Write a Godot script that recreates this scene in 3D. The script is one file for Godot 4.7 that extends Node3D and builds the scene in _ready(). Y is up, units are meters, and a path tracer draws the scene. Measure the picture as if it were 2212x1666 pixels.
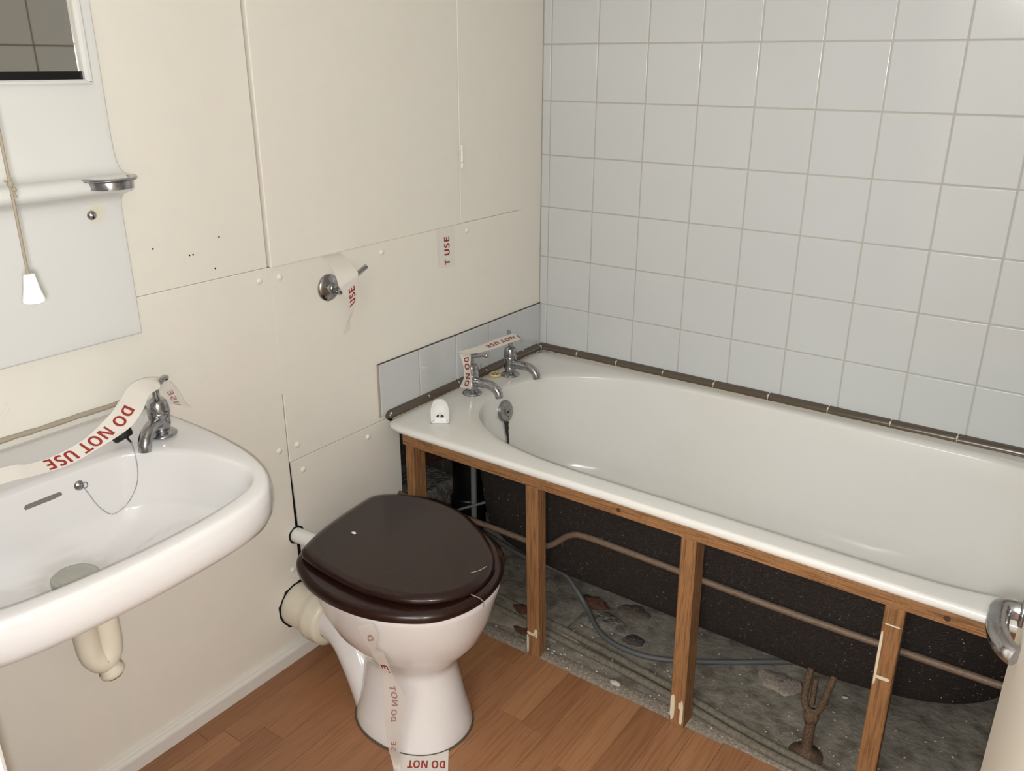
extends Node3D

var rng := RandomNumberGenerator.new()
var taken := {}
var M := {}


# ---------------------------------------------------------------- mesh builder
class MB:
	var v := PackedVector3Array()
	var n := PackedVector3Array()
	var c := PackedColorArray()
	var uv := PackedVector2Array()
	var ix := PackedInt32Array()

	func _vert(p: Vector3, nn: Vector3, col := Color.WHITE, u := Vector2.ZERO) -> int:
		v.append(p); n.append(nn); c.append(col); uv.append(u)
		return v.size() - 1

	func _tri(a: int, b: int, d: int) -> void:
		ix.append(a); ix.append(b); ix.append(d)

	# flat face through points, turned towards out
	func face(pts: Array, out: Vector3, col := Color.WHITE) -> void:
		var nn: Vector3 = Vector3.ZERO
		for i in range(1, pts.size() - 1):
			nn += (pts[i + 1] - pts[0]).cross(pts[i] - pts[0])
		nn = nn.normalized()
		var flip := nn.dot(out) < 0.0
		if flip: nn = -nn
		var b := v.size()
		for p in pts: _vert(p, nn, col)
		for i in range(1, pts.size() - 1):
			if flip: _tri(b, b + i + 1, b + i)
			else: _tri(b, b + i, b + i + 1)

	# smooth surface over rows of points; every row has the same count
	func grid(rows: Array, closed := false, flip := false, cols: Array = []) -> void:
		var R := rows.size()
		var C: int = rows[0].size()
		var b := v.size()
		for i in R:
			for j in C:
				_vert(rows[i][j], Vector3.ZERO, cols[i][j] if cols.size() else Color.WHITE, Vector2(float(j) / C, float(i) / R))
		var last := C if closed else C - 1
		for i in R - 1:
			for j in last:
				var k := (j + 1) % C
				var q := [b + i * C + j, b + i * C + k, b + (i + 1) * C + k, b + (i + 1) * C + j]
				if flip: q.reverse()
				for t in [[q[0], q[1], q[2]], [q[0], q[2], q[3]]]:
					var fn: Vector3 = (v[t[2]] - v[t[0]]).cross(v[t[1]] - v[t[0]])
					if fn.length_squared() < 1e-18: continue
					_tri(t[0], t[1], t[2])
					for m in t: n[m] += fn
		for i in range(b, v.size()):
			n[i] = n[i].normalized() if n[i].length_squared() > 1e-24 else Vector3.UP

	func tube(pts: Array, rad, seg := 14, caps := true) -> void:
		var rows := []
		var t0: Vector3 = (pts[1] - pts[0]).normalized()
		var u: Vector3 = t0.cross(Vector3.UP)
		if u.length() < 0.05: u = t0.cross(Vector3.RIGHT)
		u = u.normalized()
		for i in pts.size():
			var t: Vector3 = (pts[mini(i + 1, pts.size() - 1)] - pts[maxi(i - 1, 0)]).normalized()
			u = (u - t * u.dot(t)).normalized()
			var w := t.cross(u)
			var r: float = rad[i] if rad is Array else rad
			var row := PackedVector3Array()
			for k in seg:
				var a := TAU * k / seg
				row.append(pts[i] + (u * cos(a) + w * sin(a)) * r)
			rows.append(row)
		grid(rows, true)
		if caps:
			face(Array(rows[0]), pts[0] - pts[1])
			face(Array(rows[-1]), pts[-1] - pts[-2])

	# profile of Vector2(radius, height) turned round the axis of xf's y
	func lathe(prof: Array, xf := Transform3D(), seg := 28) -> void:
		var rows := []
		for p in prof:
			var row := PackedVector3Array()
			for k in seg:
				var a := TAU * k / seg
				row.append(xf * Vector3(cos(a) * p.x, p.y, sin(a) * p.x))
			rows.append(row)
		grid(rows, true)

	func box(lo: Vector3, hi: Vector3, b := 0.0, xf := Transform3D()) -> void:
		var ctr := (lo + hi) / 2
		var h := (hi - lo) / 2
		b = minf(b, minf(h.x, minf(h.y, h.z)) * 0.9)
		for ax in 3:
			var a1 := (ax + 1) % 3
			var a2 := (ax + 2) % 3
			for s in [-1.0, 1.0]:
				var pts := []
				for q in [[-1, -1], [1, -1], [1, 1], [-1, 1]]:
					var p := Vector3.ZERO
					p[ax] = s * h[ax]; p[a1] = q[0] * (h[a1] - b); p[a2] = q[1] * (h[a2] - b)
					pts.append(xf * (ctr + p))
				var o := Vector3.ZERO
				o[ax] = s
				face(pts, xf.basis * o)
				if b > 0.0:
					for s2 in [-1.0, 1.0]:
						var e := []
						for q in [[0, -1], [0, 1], [1, 1], [1, -1]]:
							var p := Vector3.ZERO
							p[ax] = s * (h[ax] - (b if q[0] else 0.0)); p[a1] = s2 * (h[a1] - (0.0 if q[0] else b)); p[a2] = q[1] * (h[a2] - b)
							e.append(xf * (ctr + p))
						var oo := Vector3.ZERO
						oo[ax] = s; oo[a1] = s2
						face(e, xf.basis * oo)
		if b > 0.0:
			for sx in [-1.0, 1.0]:
				for sy in [-1.0, 1.0]:
					for sz in [-1.0, 1.0]:
						var s := Vector3(sx, sy, sz)
						face([xf * (ctr + s * (h - Vector3(0, b, b))), xf * (ctr + s * (h - Vector3(b, 0, b))), xf * (ctr + s * (h - Vector3(b, b, 0)))], xf.basis * s)

	func ball(at: Vector3, r: float, seg := 8, sq := Vector3.ONE) -> void:
		var rows := []
		for i in seg / 2 + 1:
			var t := PI * i / (seg / 2)
			var row := PackedVector3Array()
			for k in seg:
				row.append(at + Vector3(sin(t) * cos(TAU * k / seg), cos(t), sin(t) * sin(TAU * k / seg)) * r * sq)
			rows.append(row)
		grid(rows, true)

	# extruded outline: points in a plane, pushed along dir
	func prism(pts: Array, dir: Vector3) -> void:
		face(pts, -dir)
		var top := []
		var mid := Vector3.ZERO
		for p in pts:
			top.append(p + dir); mid += p / pts.size()
		face(top, dir)
		for i in pts.size():
			var k := (i + 1) % pts.size()
			face([pts[i], pts[k], top[k], top[i]], (pts[i] + pts[k]) / 2 - mid)

	func done() -> ArrayMesh:
		var a := []
		a.resize(Mesh.ARRAY_MAX)
		a[Mesh.ARRAY_VERTEX] = v; a[Mesh.ARRAY_NORMAL] = n; a[Mesh.ARRAY_COLOR] = c; a[Mesh.ARRAY_TEX_UV] = uv; a[Mesh.ARRAY_INDEX] = ix
		var m := ArrayMesh.new()
		m.add_surface_from_arrays(Mesh.PRIMITIVE_TRIANGLES, a)
		return m


# ---------------------------------------------------------------- scene helpers
func numbered(s: String) -> String:
	taken[s] = taken.get(s, -1) + 1
	return s if taken[s] == 0 else "%s_%03d" % [s, taken[s]]

func thing(called: String, label: String, category: String, at := Vector3.ZERO, group := "") -> Node3D:
	var o := Node3D.new()
	o.name = numbered(called); o.position = at
	add_child(o)
	o.set_meta("label", label); o.set_meta("category", category)
	if group: o.set_meta("group", group)
	return o

func obj(called: String, mesh: Mesh, mat: Material, parent: Node = null, label := "") -> MeshInstance3D:
	var o := MeshInstance3D.new()
	o.mesh = mesh
	o.material_override = mat
	if parent == null or parent == self:
		o.name = numbered(called); add_child(o)
	else:
		o.name = called; parent.add_child(o, true)
	if label: o.set_meta("label", label)
	return o

func tag(o: Node3D, label: String, category: String, group := "") -> Node3D:
	o.set_meta("label", label); o.set_meta("category", category)
	if group: o.set_meta("group", group)
	return o

func struct(o: Node3D, label: String, category: String) -> Node3D:
	o.set_meta("kind", "structure")
	return tag(o, label, category)

func group_node(called: String) -> Node3D:
	var o := Node3D.new()
	o.name = numbered(called)
	add_child(o)
	return o

func boxm(lo: Vector3, hi: Vector3, b := 0.0) -> ArrayMesh:
	var m := MB.new()
	m.box(lo, hi, b)
	return m.done()

func tubem(pts: Array, r, seg := 14) -> ArrayMesh:
	var m := MB.new()
	m.tube(pts, r, seg)
	return m.done()

func lathem(prof: Array, xf := Transform3D(), seg := 28) -> ArrayMesh:
	var m := MB.new()
	m.lathe(prof, xf, seg)
	return m.done()

func smooth(p: Array, per := 8, closed := false) -> Array:
	var out := []
	var k := p.size()
	var segs := k if closed else k - 1
	for i in segs:
		var a = p[(i - 1 + k) % k] if closed else p[maxi(i - 1, 0)]
		var b = p[i]
		var c = p[(i + 1) % k]
		var d = p[(i + 2) % k] if closed else p[mini(i + 2, k - 1)]
		for s in per:
			out.append(b.cubic_interpolate(c, a, d, float(s) / per))
	if not closed: out.append(p[-1])
	return out

func facing(dir: Vector3, at: Vector3) -> Transform3D:      # y axis of the result looks along dir
	var y := dir.normalized()
	var x := y.cross(Vector3.UP)
	if x.length() < 0.01: x = Vector3.RIGHT
	x = x.normalized()
	return Transform3D(Basis(x, y, x.cross(y)), at)

func offset_loop(o: Array, d: float) -> Array:              # 2D outline (x, z) moved outwards by d
	var mid := Vector2.ZERO
	for p in o: mid += p / o.size()
	var out := []
	for i in o.size():
		var t: Vector2 = (o[(i + 1) % o.size()] - o[(i - 1 + o.size()) % o.size()]).normalized()
		var nn := Vector2(t.y, -t.x)
		if nn.dot(o[i] - mid) < 0.0: nn = -nn
		out.append(o[i] + nn * d)
	return out

func ring(o: Array, y: float) -> PackedVector3Array:
	var r := PackedVector3Array()
	for p in o: r.append(Vector3(p.x, y, p.y))
	return r

func superloop(cx: float, cz: float, a0: float, a1: float, b: float, e: float, cnt := 72) -> Array:   # a0 towards -x, a1 towards +x
	var o := []
	for i in cnt:
		var t := TAU * i / cnt
		var cs := cos(t); var sn := sin(t)
		var x := signf(cs) * pow(absf(cs), 2.0 / e) * (a1 if cs > 0 else a0)
		o.append(Vector2(cx + x, cz + signf(sn) * pow(absf(sn), 2.0 / e) * b))
	return o

func slab(loop: Array, prof: Array) -> ArrayMesh:           # prof: [outward offset, y]; closed above and below
	var m := MB.new()
	var rows := []
	var mid := Vector2.ZERO
	for p in loop: mid += p / loop.size()
	for q in prof: rows.append(ring(offset_loop(loop, q[0]), q[1]))
	m.grid(rows, true)
	for e in [[0, prof[0]], [-1, prof[-1]]]:
		var cap := []
		for s in [1.0, 0.6, 0.2, 0.0]:
			var r := PackedVector3Array()
			for p in rows[e[0]]: r.append(Vector3(mid.x, p.y, mid.y).lerp(p, s))
			cap.append(r)
		m.grid(cap, true, e[0] == 0)
	return m.done()


# ---------------------------------------------------------------- materials
func mat(called: String, col: Color, rough := 0.5, metal := 0.0, spec := 0.5) -> StandardMaterial3D:
	var m := StandardMaterial3D.new()
	m.resource_name = called
	m.albedo_color = col; m.roughness = rough; m.metallic = metal; m.metallic_specular = spec
	M[called] = m
	return m

func noise(freq: float, oct := 4, sd := 1, kind := FastNoiseLite.TYPE_SIMPLEX_SMOOTH) -> FastNoiseLite:
	var f := FastNoiseLite.new()
	f.seed = sd; f.frequency = freq; f.fractal_octaves = oct; f.noise_type = kind
	return f

func ntex(f: FastNoiseLite, stops: Array, size := 512) -> NoiseTexture2D:
	var t := NoiseTexture2D.new()
	t.width = size; t.height = size; t.seamless = true; t.noise = f
	var g := Gradient.new()
	var off := PackedFloat32Array(); var cols := PackedColorArray()
	for s in stops:
		off.append(s[0]); cols.append(s[1])
	g.offsets = off; g.colors = cols
	t.color_ramp = g
	return t

func textured(called: String, f: FastNoiseLite, stops: Array, scale: Vector3, rough: float, world := true) -> StandardMaterial3D:
	var m := mat(called, Color.WHITE, rough)
	m.albedo_texture = ntex(f, stops)
	m.uv1_triplanar = true; m.uv1_world_triplanar = world
	m.uv1_scale = scale
	return m

func bump(m: StandardMaterial3D, f: FastNoiseLite, cm: float, stops := [[0.0, Color.BLACK], [1.0, Color.WHITE]]) -> void:
	m.heightmap_enabled = true
	m.heightmap_texture = ntex(f, stops)
	m.heightmap_scale = cm

func materials() -> void:
	var paint := textured("cream paint", noise(0.012, 4, 3), [[0.2, Color(0.922, 0.904, 0.862)], [0.5, Color(0.926, 0.908, 0.867)], [0.8, Color(0.928, 0.905, 0.864)]], Vector3.ONE * 1.3, 0.42)
	bump(paint, noise(0.03, 3, 8), 0.03)
	mat("white paint", Color(0.88, 0.865, 0.835), 0.45)
	mat("wall tile glaze", Color(0.785, 0.792, 0.79), 0.13)
	mat("grout", Color(0.71, 0.69, 0.65), 0.9)
	mat("pale grout", Color(0.82, 0.79, 0.73), 0.9)
	mat("dirty grout", Color(0.6, 0.54, 0.45), 0.9)
	mat("brown glaze", Color(0.33, 0.29, 0.24), 0.22)
	mat("ceramic", Color(0.86, 0.85, 0.845), 0.1)
	M["ceramic"].vertex_color_use_as_albedo = true
	mat("pan ceramic", Color(0.875, 0.86, 0.855), 0.12)
	mat("enamel", Color(0.868, 0.86, 0.842), 0.16)
	M["enamel"].vertex_color_use_as_albedo = true
	mat("moulded plastic", Color(0.885, 0.885, 0.87), 0.16)
	M["moulded plastic"].vertex_color_use_as_albedo = true
	var ch := mat("chrome", Color(0.66, 0.66, 0.67), 0.12, 1.0)
	ch.roughness_texture = ntex(noise(0.02, 4, 4), [[0.3, Color(0.1, 0.1, 0.1)], [0.7, Color(0.34, 0.34, 0.34)]], 256)
	ch.roughness = 1.0
	ch.uv1_triplanar = true; ch.uv1_scale = Vector3.ONE * 12
	var cp := textured("spotted chrome", noise(0.035, 4, 5), [[0.3, Color(0.5, 0.5, 0.5)], [0.5, Color(0.66, 0.66, 0.67)], [0.72, Color(0.62, 0.62, 0.6)], [0.82, Color(0.4, 0.4, 0.38)]], Vector3.ONE * 10, 0.3)
	cp.metallic = 1.0
	mat("mirror silver", Color(0.92, 0.91, 0.89), 0.02, 1.0)
	mat("black plastic", Color(0.03, 0.03, 0.03), 0.4)
	mat("black rubber", Color(0.06, 0.06, 0.06), 0.55)
	mat("dark gap", Color(0.045, 0.04, 0.035), 0.95)
	mat("white plastic", Color(0.94, 0.94, 0.93), 0.3)
	mat("cream plastic", Color(0.88, 0.85, 0.78), 0.35)
	mat("yellowed plastic", Color(0.82, 0.74, 0.55), 0.45)
	mat("cord", Color(0.53, 0.49, 0.42), 0.9)
	mat("red ink", Color(0.58, 0.17, 0.13), 0.6)
	mat("reverse print", Color(0.70, 0.52, 0.50), 0.6)
	var tp := mat("clear tape", Color(0.93, 0.905, 0.87, 0.8), 0.4)
	tp.transparency = BaseMaterial3D.TRANSPARENCY_ALPHA
	tp.cull_mode = BaseMaterial3D.CULL_DISABLED
	for q in [["pale tape", Color(0.925, 0.905, 0.87, 0.94)], ["thin tape", Color(0.95, 0.93, 0.9, 0.6)]]:
		var t2 := mat(q[0], q[1], 0.4)
		t2.transparency = BaseMaterial3D.TRANSPARENCY_ALPHA
		t2.cull_mode = BaseMaterial3D.CULL_DISABLED
	var wd := textured("mahogany", noise(0.02, 5, 6), [[0.25, Color(0.125, 0.062, 0.052)], [0.55, Color(0.145, 0.072, 0.06)], [0.8, Color(0.175, 0.086, 0.07)]], Vector3(3, 6, 14), 0.34)
	wd.metallic_specular = 0.3
	wd.clearcoat_enabled = true; wd.clearcoat = 0.5; wd.clearcoat_roughness = 0.12
	# softwood frame, grain upright and along
	for g in [["upright softwood", Vector3(14, 0.55, 14)], ["level softwood", Vector3(0.7, 16, 16)]]:
		var sw := textured(g[0], noise(0.02, 5, 9), [[0.2, Color(0.42, 0.29, 0.175)], [0.42, Color(0.54, 0.38, 0.23)], [0.6, Color(0.585, 0.415, 0.255)], [0.85, Color(0.455, 0.315, 0.19)]], g[1], 0.75)
		bump(sw, noise(0.03, 4, 10), 0.1)
	for k in 5:
		var a: Color = [Color(0.595, 0.415, 0.285), Color(0.62, 0.435, 0.3), Color(0.635, 0.45, 0.31), Color(0.605, 0.42, 0.287), Color(0.57, 0.39, 0.265)][k]
		textured("laminate %d" % k, noise(0.018, 5, 20 + k), [[0.2, a.darkened(0.09)], [0.45, a], [0.7, a.lightened(0.04)], [0.9, a.darkened(0.06)]], Vector3(12, 5, 0.5), 0.38)
	var cs := textured("cast iron", noise(0.03, 5, 30), [[0.2, Color(0.06, 0.045, 0.038)], [0.5, Color(0.095, 0.072, 0.06)], [0.7, Color(0.12, 0.08, 0.065)], [0.84, Color(0.15, 0.11, 0.09)], [0.9, Color(0.5, 0.47, 0.43)]], Vector3(5, 5, 5), 0.75)
	bump(cs, noise(0.06, 4, 31), 0.25)
	var cn := textured("dusty concrete", noise(0.014, 6, 40), [[0.15, Color(0.38, 0.345, 0.295)], [0.38, Color(0.455, 0.43, 0.385)], [0.6, Color(0.49, 0.465, 0.42)], [0.85, Color(0.55, 0.51, 0.46)]], Vector3.ONE * 2.2, 0.95)
	bump(cn, noise(0.04, 5, 41), 0.22)
	var dp := textured("dusty pipe", noise(0.03, 5, 42), [[0.2, Color(0.35, 0.32, 0.27)], [0.6, Color(0.43, 0.405, 0.355)], [0.85, Color(0.47, 0.43, 0.37)]], Vector3.ONE * 5, 0.95)
	bump(dp, noise(0.05, 4, 43), 0.06)
	var cu := textured("dull copper", noise(0.03, 5, 44), [[0.2, Color(0.34, 0.28, 0.23)], [0.6, Color(0.45, 0.385, 0.32)], [0.85, Color(0.37, 0.29, 0.23)]], Vector3.ONE * 6, 0.6)
	cu.metallic = 0.2
	textured("rusty iron", noise(0.04, 5, 45), [[0.2, Color(0.22, 0.155, 0.11)], [0.6, Color(0.35, 0.27, 0.2)], [0.85, Color(0.43, 0.35, 0.28)]], Vector3.ONE * 8, 0.85)
	var pd := textured("pale dust", noise(0.03, 5, 46), [[0.2, Color(0.46, 0.42, 0.37)], [0.6, Color(0.56, 0.52, 0.47)], [0.85, Color(0.62, 0.57, 0.51)]], Vector3.ONE * 6, 0.95)
	bump(pd, noise(0.05, 4, 47), 0.12)
	mat("lead grey pipe", Color(0.42, 0.43, 0.42), 0.7)
	mat("grey cable", Color(0.33, 0.335, 0.335), 0.6)
	for k in 3:
		textured("old brick %d" % k, noise(0.03, 5, 50 + k), [[0.2, [Color(0.22, 0.13, 0.09), Color(0.28, 0.24, 0.2), Color(0.2, 0.18, 0.16)][k]], [0.8, [Color(0.36, 0.23, 0.16), Color(0.38, 0.34, 0.3), Color(0.3, 0.28, 0.26)][k]]], Vector3.ONE * 5, 0.95)
	mat("mortar", Color(0.3, 0.28, 0.25), 0.95)
	var pl := textured("old plaster", noise(0.02, 5, 55), [[0.2, Color(0.3, 0.28, 0.25)], [0.7, Color(0.48, 0.46, 0.43)]], Vector3.ONE * 3, 0.95)
	bump(pl, noise(0.05, 4, 56), 0.5)
	mat("paint remnant", Color(0.82, 0.77, 0.68), 0.7)
	mat("sealant", Color(0.66, 0.62, 0.55), 0.8)
	mat("dark sealant", Color(0.33, 0.29, 0.25), 0.8)
	mat("flake", Color(0.72, 0.69, 0.64), 0.9)
	mat("chain metal", Color(0.72, 0.71, 0.69), 0.25, 1.0)
	mat("door white", Color(0.86, 0.83, 0.78), 0.4)
	mat("stain", Color(0.17, 0.16, 0.12), 0.7)
	var tm := mat("tarnished metal", Color(0.7, 0.7, 0.66), 0.36, 0.45)
	tm.uv1_triplanar = true
	mat("knot wood", Color(0.27, 0.165, 0.09), 0.8)
	mat("slot shade grey", Color(0.46, 0.44, 0.41), 0.8)


func _ready() -> void:
	rng.seed = 7
	# camera, sky, light, exposure
	var cam := Camera3D.new()
	cam.name = "camera"
	add_child(cam)
	cam.transform = Transform3D(Basis(Vector3(0.81371, 0.00349, -0.58126), Vector3(-0.21032, 0.93399, -0.28883), Vector3(0.54189, 0.35727, 0.76073)).orthonormalized(), Vector3(1.442, 1.3875, 2.1716))
	cam.fov = 49.115
	cam.near = 0.02
	cam.current = true
	var we := WorldEnvironment.new()
	we.name = "environment"
	var env := Environment.new()
	env.background_mode = Environment.BG_COLOR
	env.background_color = Color(0.02, 0.02, 0.02)
	env.tonemap_mode = Environment.TONE_MAPPER_LINEAR
	env.tonemap_exposure = 1.0
	env.sdfgi_enabled = true; env.ssao_enabled = true; env.ssil_enabled = true
	we.environment = env
	add_child(we)
	# the camera's own flash, just below and left of its lens
	var fl := OmniLight3D.new()
	fl.name = "camera_flash"
	add_child(fl)
	fl.position = Vector3(1.4407, 1.3753, 2.1783)
	fl.light_color = Color(0.985, 0.99, 0.99)
	fl.light_energy = 1.4
	fl.light_size = 0.01
	fl.omni_range = 8.0; fl.omni_attenuation = 2.0
	fl.shadow_enabled = true
	# added fill light behind the camera, outside the open door
	var hl := AreaLight3D.new()
	hl.name = "added_hall_fill"
	add_child(hl)
	hl.area_size = Vector2(1.2, 0.8)
	hl.transform = Transform3D(Basis.looking_at(Vector3(-0.25, -0.35, -1.0).normalized(), Vector3.UP), Vector3(1.2, 2.0, 3.3))
	hl.light_color = Color(0.985, 0.99, 0.985)
	hl.light_energy = 3.3
	hl.area_range = 8.0
	hl.shadow_enabled = true

	materials()
	room()
	var lm := mat("fill panel glow", Color(0.95, 0.95, 0.93), 0.4)  # glow for the panel added along with the fill light
	lm.emission_enabled = true; lm.emission = Color(1.0, 0.985, 0.95); lm.emission_energy_multiplier = 0.8
	var lp := obj("added_hall_panel", boxm(Vector3(-0.6, -0.4, 0.012), Vector3(0.6, 0.4, 0.04), 0.004), lm)
	lp.transform = hl.transform
	struct(lp, "added glowing fill panel in the passage, out of view behind the camera", "lamp")
	panel_wall()
	tiled_wall()
	floor_planks()
	under_bath()
	bath()
	bath_frame()
	toilet()
	basin()
	vanity()
	small_things()
	tapes()
	door_leaf()


# ---------------------------------------------------------------- room shell
func room() -> void:
	var wp: Material = M["white paint"]
	var c := obj("ceiling", boxm(Vector3(-0.5, 2.35, -0.2), Vector3(2.2, 2.45, 3.6)), wp)
	struct(c, "plain white painted ceiling over the bathroom", "ceiling")
	# front wall with the doorway the picture is taken through
	var f := MB.new()
	f.box(Vector3(-0.3, 0, 1.985), Vector3(0.70, 2.35, 2.07))
	f.box(Vector3(1.50, 0, 1.985), Vector3(1.9, 2.35, 2.07))
	f.box(Vector3(0.70, 2.02, 1.985), Vector3(1.50, 2.35, 2.07))
	struct(obj("wall_front", f.done(), wp), "painted wall round the open doorway", "wall")
	var j := MB.new()
	j.box(Vector3(0.66, 0, 1.95), Vector3(0.7115, 2.03, 1.985), 0.004)
	j.box(Vector3(0.70, 0, 1.985), Vector3(0.7125, 2.02, 2.085), 0.003)
	struct(obj("trim_1", j.done(), wp), "bright white door jamb edge below the basin at the picture's lower left corner", "door frame")
	# passage outside, out of view, closed all round to bounce light
	var h := MB.new()
	h.box(Vector3(-0.5, 0, 3.5), Vector3(2.2, 2.35, 3.6))
	h.box(Vector3(-0.6, 0, 2.07), Vector3(-0.5, 2.35, 3.6))
	h.box(Vector3(2.1, 0, 2.07), Vector3(2.2, 2.35, 3.6))
	struct(obj("unseen_wall_hall", h.done(), wp), "unseen painted walls of the passage outside the bathroom", "wall")


func panel_wall() -> void:
	var paint: Material = M["cream paint"]
	var w := group_node("wall_left")
	struct(w, "cream painted boxed-in panel wall with screw caps behind the toilet and basin", "wall")
	# near-black sheet behind the boards, puts painted shade into their joints
	var b := MB.new()
	b.box(Vector3(-0.05, 0.53, -0.1), Vector3(-0.016, 2.35, 0.70))
	b.box(Vector3(-0.05, 0.0, 0.672), Vector3(-0.016, 2.35, 2.07))
	obj("gap_shade_board", b.done(), M["dark gap"], w)
	var g := 0.0011
	var T := Vector3(-0.004, 0, 0)
	for q in [
		["upper_panel", 0.9808, 2.349, 1.0415, 1.984, 0.0],
		["side_panel", 0.9812, 2.349, 0.0, 0.3885, 0.0],
		["middle_panel", 0.520, 0.9805, 0.0, 1.0335, 0.0004],
		["left_panel", 0.0, 0.9801, 1.0358, 1.984, 0.0],
	]:
		var m := MB.new()
		m.box(Vector3(q[5] - 0.005, q[1], q[3]), Vector3(q[5], q[2], q[4]), 0.0012)
		obj("panel", m.done(), paint, w)
	# lower panel by the bath: its left edge leans away from the joint
	var lp := MB.new()
	lp.prism([Vector3(0.0002, 0.5192, 1.0315), Vector3(0.0002, 0.0, 1.016), Vector3(0.0002, 0.0, 0.664), Vector3(0.0002, 0.478, 0.666), Vector3(0.0002, 0.5192, 0.712)], T)
	obj("panel", lp.done(), paint, w)
	# the cupboard door stands a little proud
	var dm := MB.new()
	dm.prism([Vector3(-0.012, 0.9814, 0.391), Vector3(-0.0004, 0.9814, 0.391), Vector3(0.0006, 0.9814, 0.392), Vector3(0.0078, 0.9814, 1.0355), Vector3(0.0068, 0.9814, 1.0375), Vector3(-0.012, 0.9814, 1.0375)], Vector3(0, 1.3655, 0))
	var d := obj("cupboard_door", dm.done(), paint, w)
	obj("filled_joint", boxm(Vector3(-0.003, 0.69, 1.032), Vector3(0.0003, 0.979, 1.0372), 0.0003), paint, w)
	obj("filled_joint", boxm(Vector3(-0.003, 0.979, 0.0), Vector3(0.0006, 0.985, 0.115), 0.0005), paint, w)
	var hg := MB.new()
	hg.tube([Vector3(0.0085, 1.128, 0.3892), Vector3(0.0085, 1.142, 0.3892)], 0.0042, 10)
	hg.tube([Vector3(0.0085, 1.1432, 0.3892), Vector3(0.0085, 1.1708, 0.3892)], 0.0042, 10)
	hg.tube([Vector3(0.0085, 1.172, 0.3892), Vector3(0.0085, 1.187, 0.3892)], 0.0042, 10)
	hg.box(Vector3(0.0, 1.128, 0.376), Vector3(0.0015, 1.187, 0.389), 0.0004)
	obj("hinge", hg.done(), paint, d, "painted-over hinge")
	var cap := lathem([Vector2(0.0072, 0.0), Vector2(0.0072, 0.0012), Vector2(0.0062, 0.003), Vector2(0.0035, 0.0042), Vector2(0.0, 0.0046)], Transform3D(Basis(Vector3(0, 0, -1), Vector3(1, 0, 0), Vector3(0, -1, 0)), Vector3.ZERO), 16)
	for s in [[0.9566, 1.0658], [0.9541, 1.0119], [0.955, 0.6978], [0.9583, 0.364], [0.5553, 1.008], [0.4921, 0.7813], [0.4874, 0.9973], [0.5589, 1.0607], [0.242, 1.0578]]:
		var o := obj("screw_cap", cap, paint, w)
		o.position = Vector3(0.0003, s[0], s[1])
	# old screw holes
	var hole := lathem([Vector2(0.0, 0.0004), Vector2(0.0018, 0.0004), Vector2(0.0018, 0.0)], Transform3D(Basis(Vector3(0, 0, -1), Vector3(1, 0, 0), Vector3(0, -1, 0)), Vector3.ZERO), 10)
	for s in [[1.0629, 1.296], [1.0381, 1.222], [1.0381, 1.214], [1.0627, 1.151], [1.0025, 1.1683]]:
		obj("screw_hole", hole, M["dark gap"], w).position = Vector3(0.0002, s[0], s[1])
	# filled disc above the basin
	var disc := lathem([Vector2(0.0155, 0.0), Vector2(0.0155, 0.0012), Vector2(0.0142, 0.0018), Vector2(0.013, 0.0010), Vector2(0.011, 0.0010), Vector2(0.0104, 0.0016), Vector2(0.0, 0.0016)], Transform3D(Basis(Vector3(0, 0, -1), Vector3(1, 0, 0), Vector3(0, -1, 0)), Vector3(0.0, 0.8468, 1.614)), 32)
	obj("blanking_disc", disc, paint, w)
	# dark ragged openings round the two pipes of the pan
	for q in [[0.329, 1.0365, 0.0225], [0.143, 1.050, 0.0605]]:
		var m := MB.new()
		var rows := []
		for k2 in 2:
			var row := PackedVector3Array()
			for k in 40:
				var a := TAU * k / 40
				var r: float = q[2] * (0.6 if k2 == 0 else 1.0 + rng.randf_range(-0.03, 0.06))
				row.append(Vector3(0.0009, q[0] + sin(a) * r, q[1] + cos(a) * r))
			rows.append(row)
		m.grid(rows, true)
		obj("pipe_opening", m.done(), M["dark gap"], w)
	# skirting
	var sk := MB.new()
	var prof := [Vector2(0.0002, 0.0), Vector2(0.017, 0.0), Vector2(0.017, 0.030), Vector2(0.0155, 0.034), Vector2(0.011, 0.037), Vector2(0.0095, 0.041), Vector2(0.006, 0.0435), Vector2(0.0002, 0.044)]
	var pts := []
	for p in prof: pts.append(Vector3(p.x, p.y, 0.99))
	sk.prism(pts, Vector3(0, 0, 0.99))
	struct(obj("baseboard_left", sk.done(), M["white paint"]), "low white painted skirting board along the panel wall", "skirting board")


# ---------------------------------------------------------------- tiles
func tile_mesh(w: float, h: float) -> ArrayMesh:           # front face towards +z, back at z = 0
	var m := MB.new()
	var t := 0.006
	var rr := 0.0026
	var rows := []
	for q in [[0.0, 0.0], [0.0, t - rr], [0.2, t - rr * 0.4], [0.55, t - rr * 0.08], [1.0, t]]:
		var ins: float = q[0] * rr
		var a := w / 2 - ins
		var b := h / 2 - ins
		var cr := 0.0015
		rows.append(PackedVector3Array([Vector3(a, -b + cr, q[1]), Vector3(a, b - cr, q[1]), Vector3(a - cr, b, q[1]), Vector3(-a + cr, b, q[1]), Vector3(-a, b - cr, q[1]), Vector3(-a, -b + cr, q[1]), Vector3(-a + cr, -b, q[1]), Vector3(a - cr, -b, q[1])]))
	m.grid(rows, true)
	m.face(Array(rows[-1]), Vector3(0, 0, 1))
	return m.done()

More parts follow.
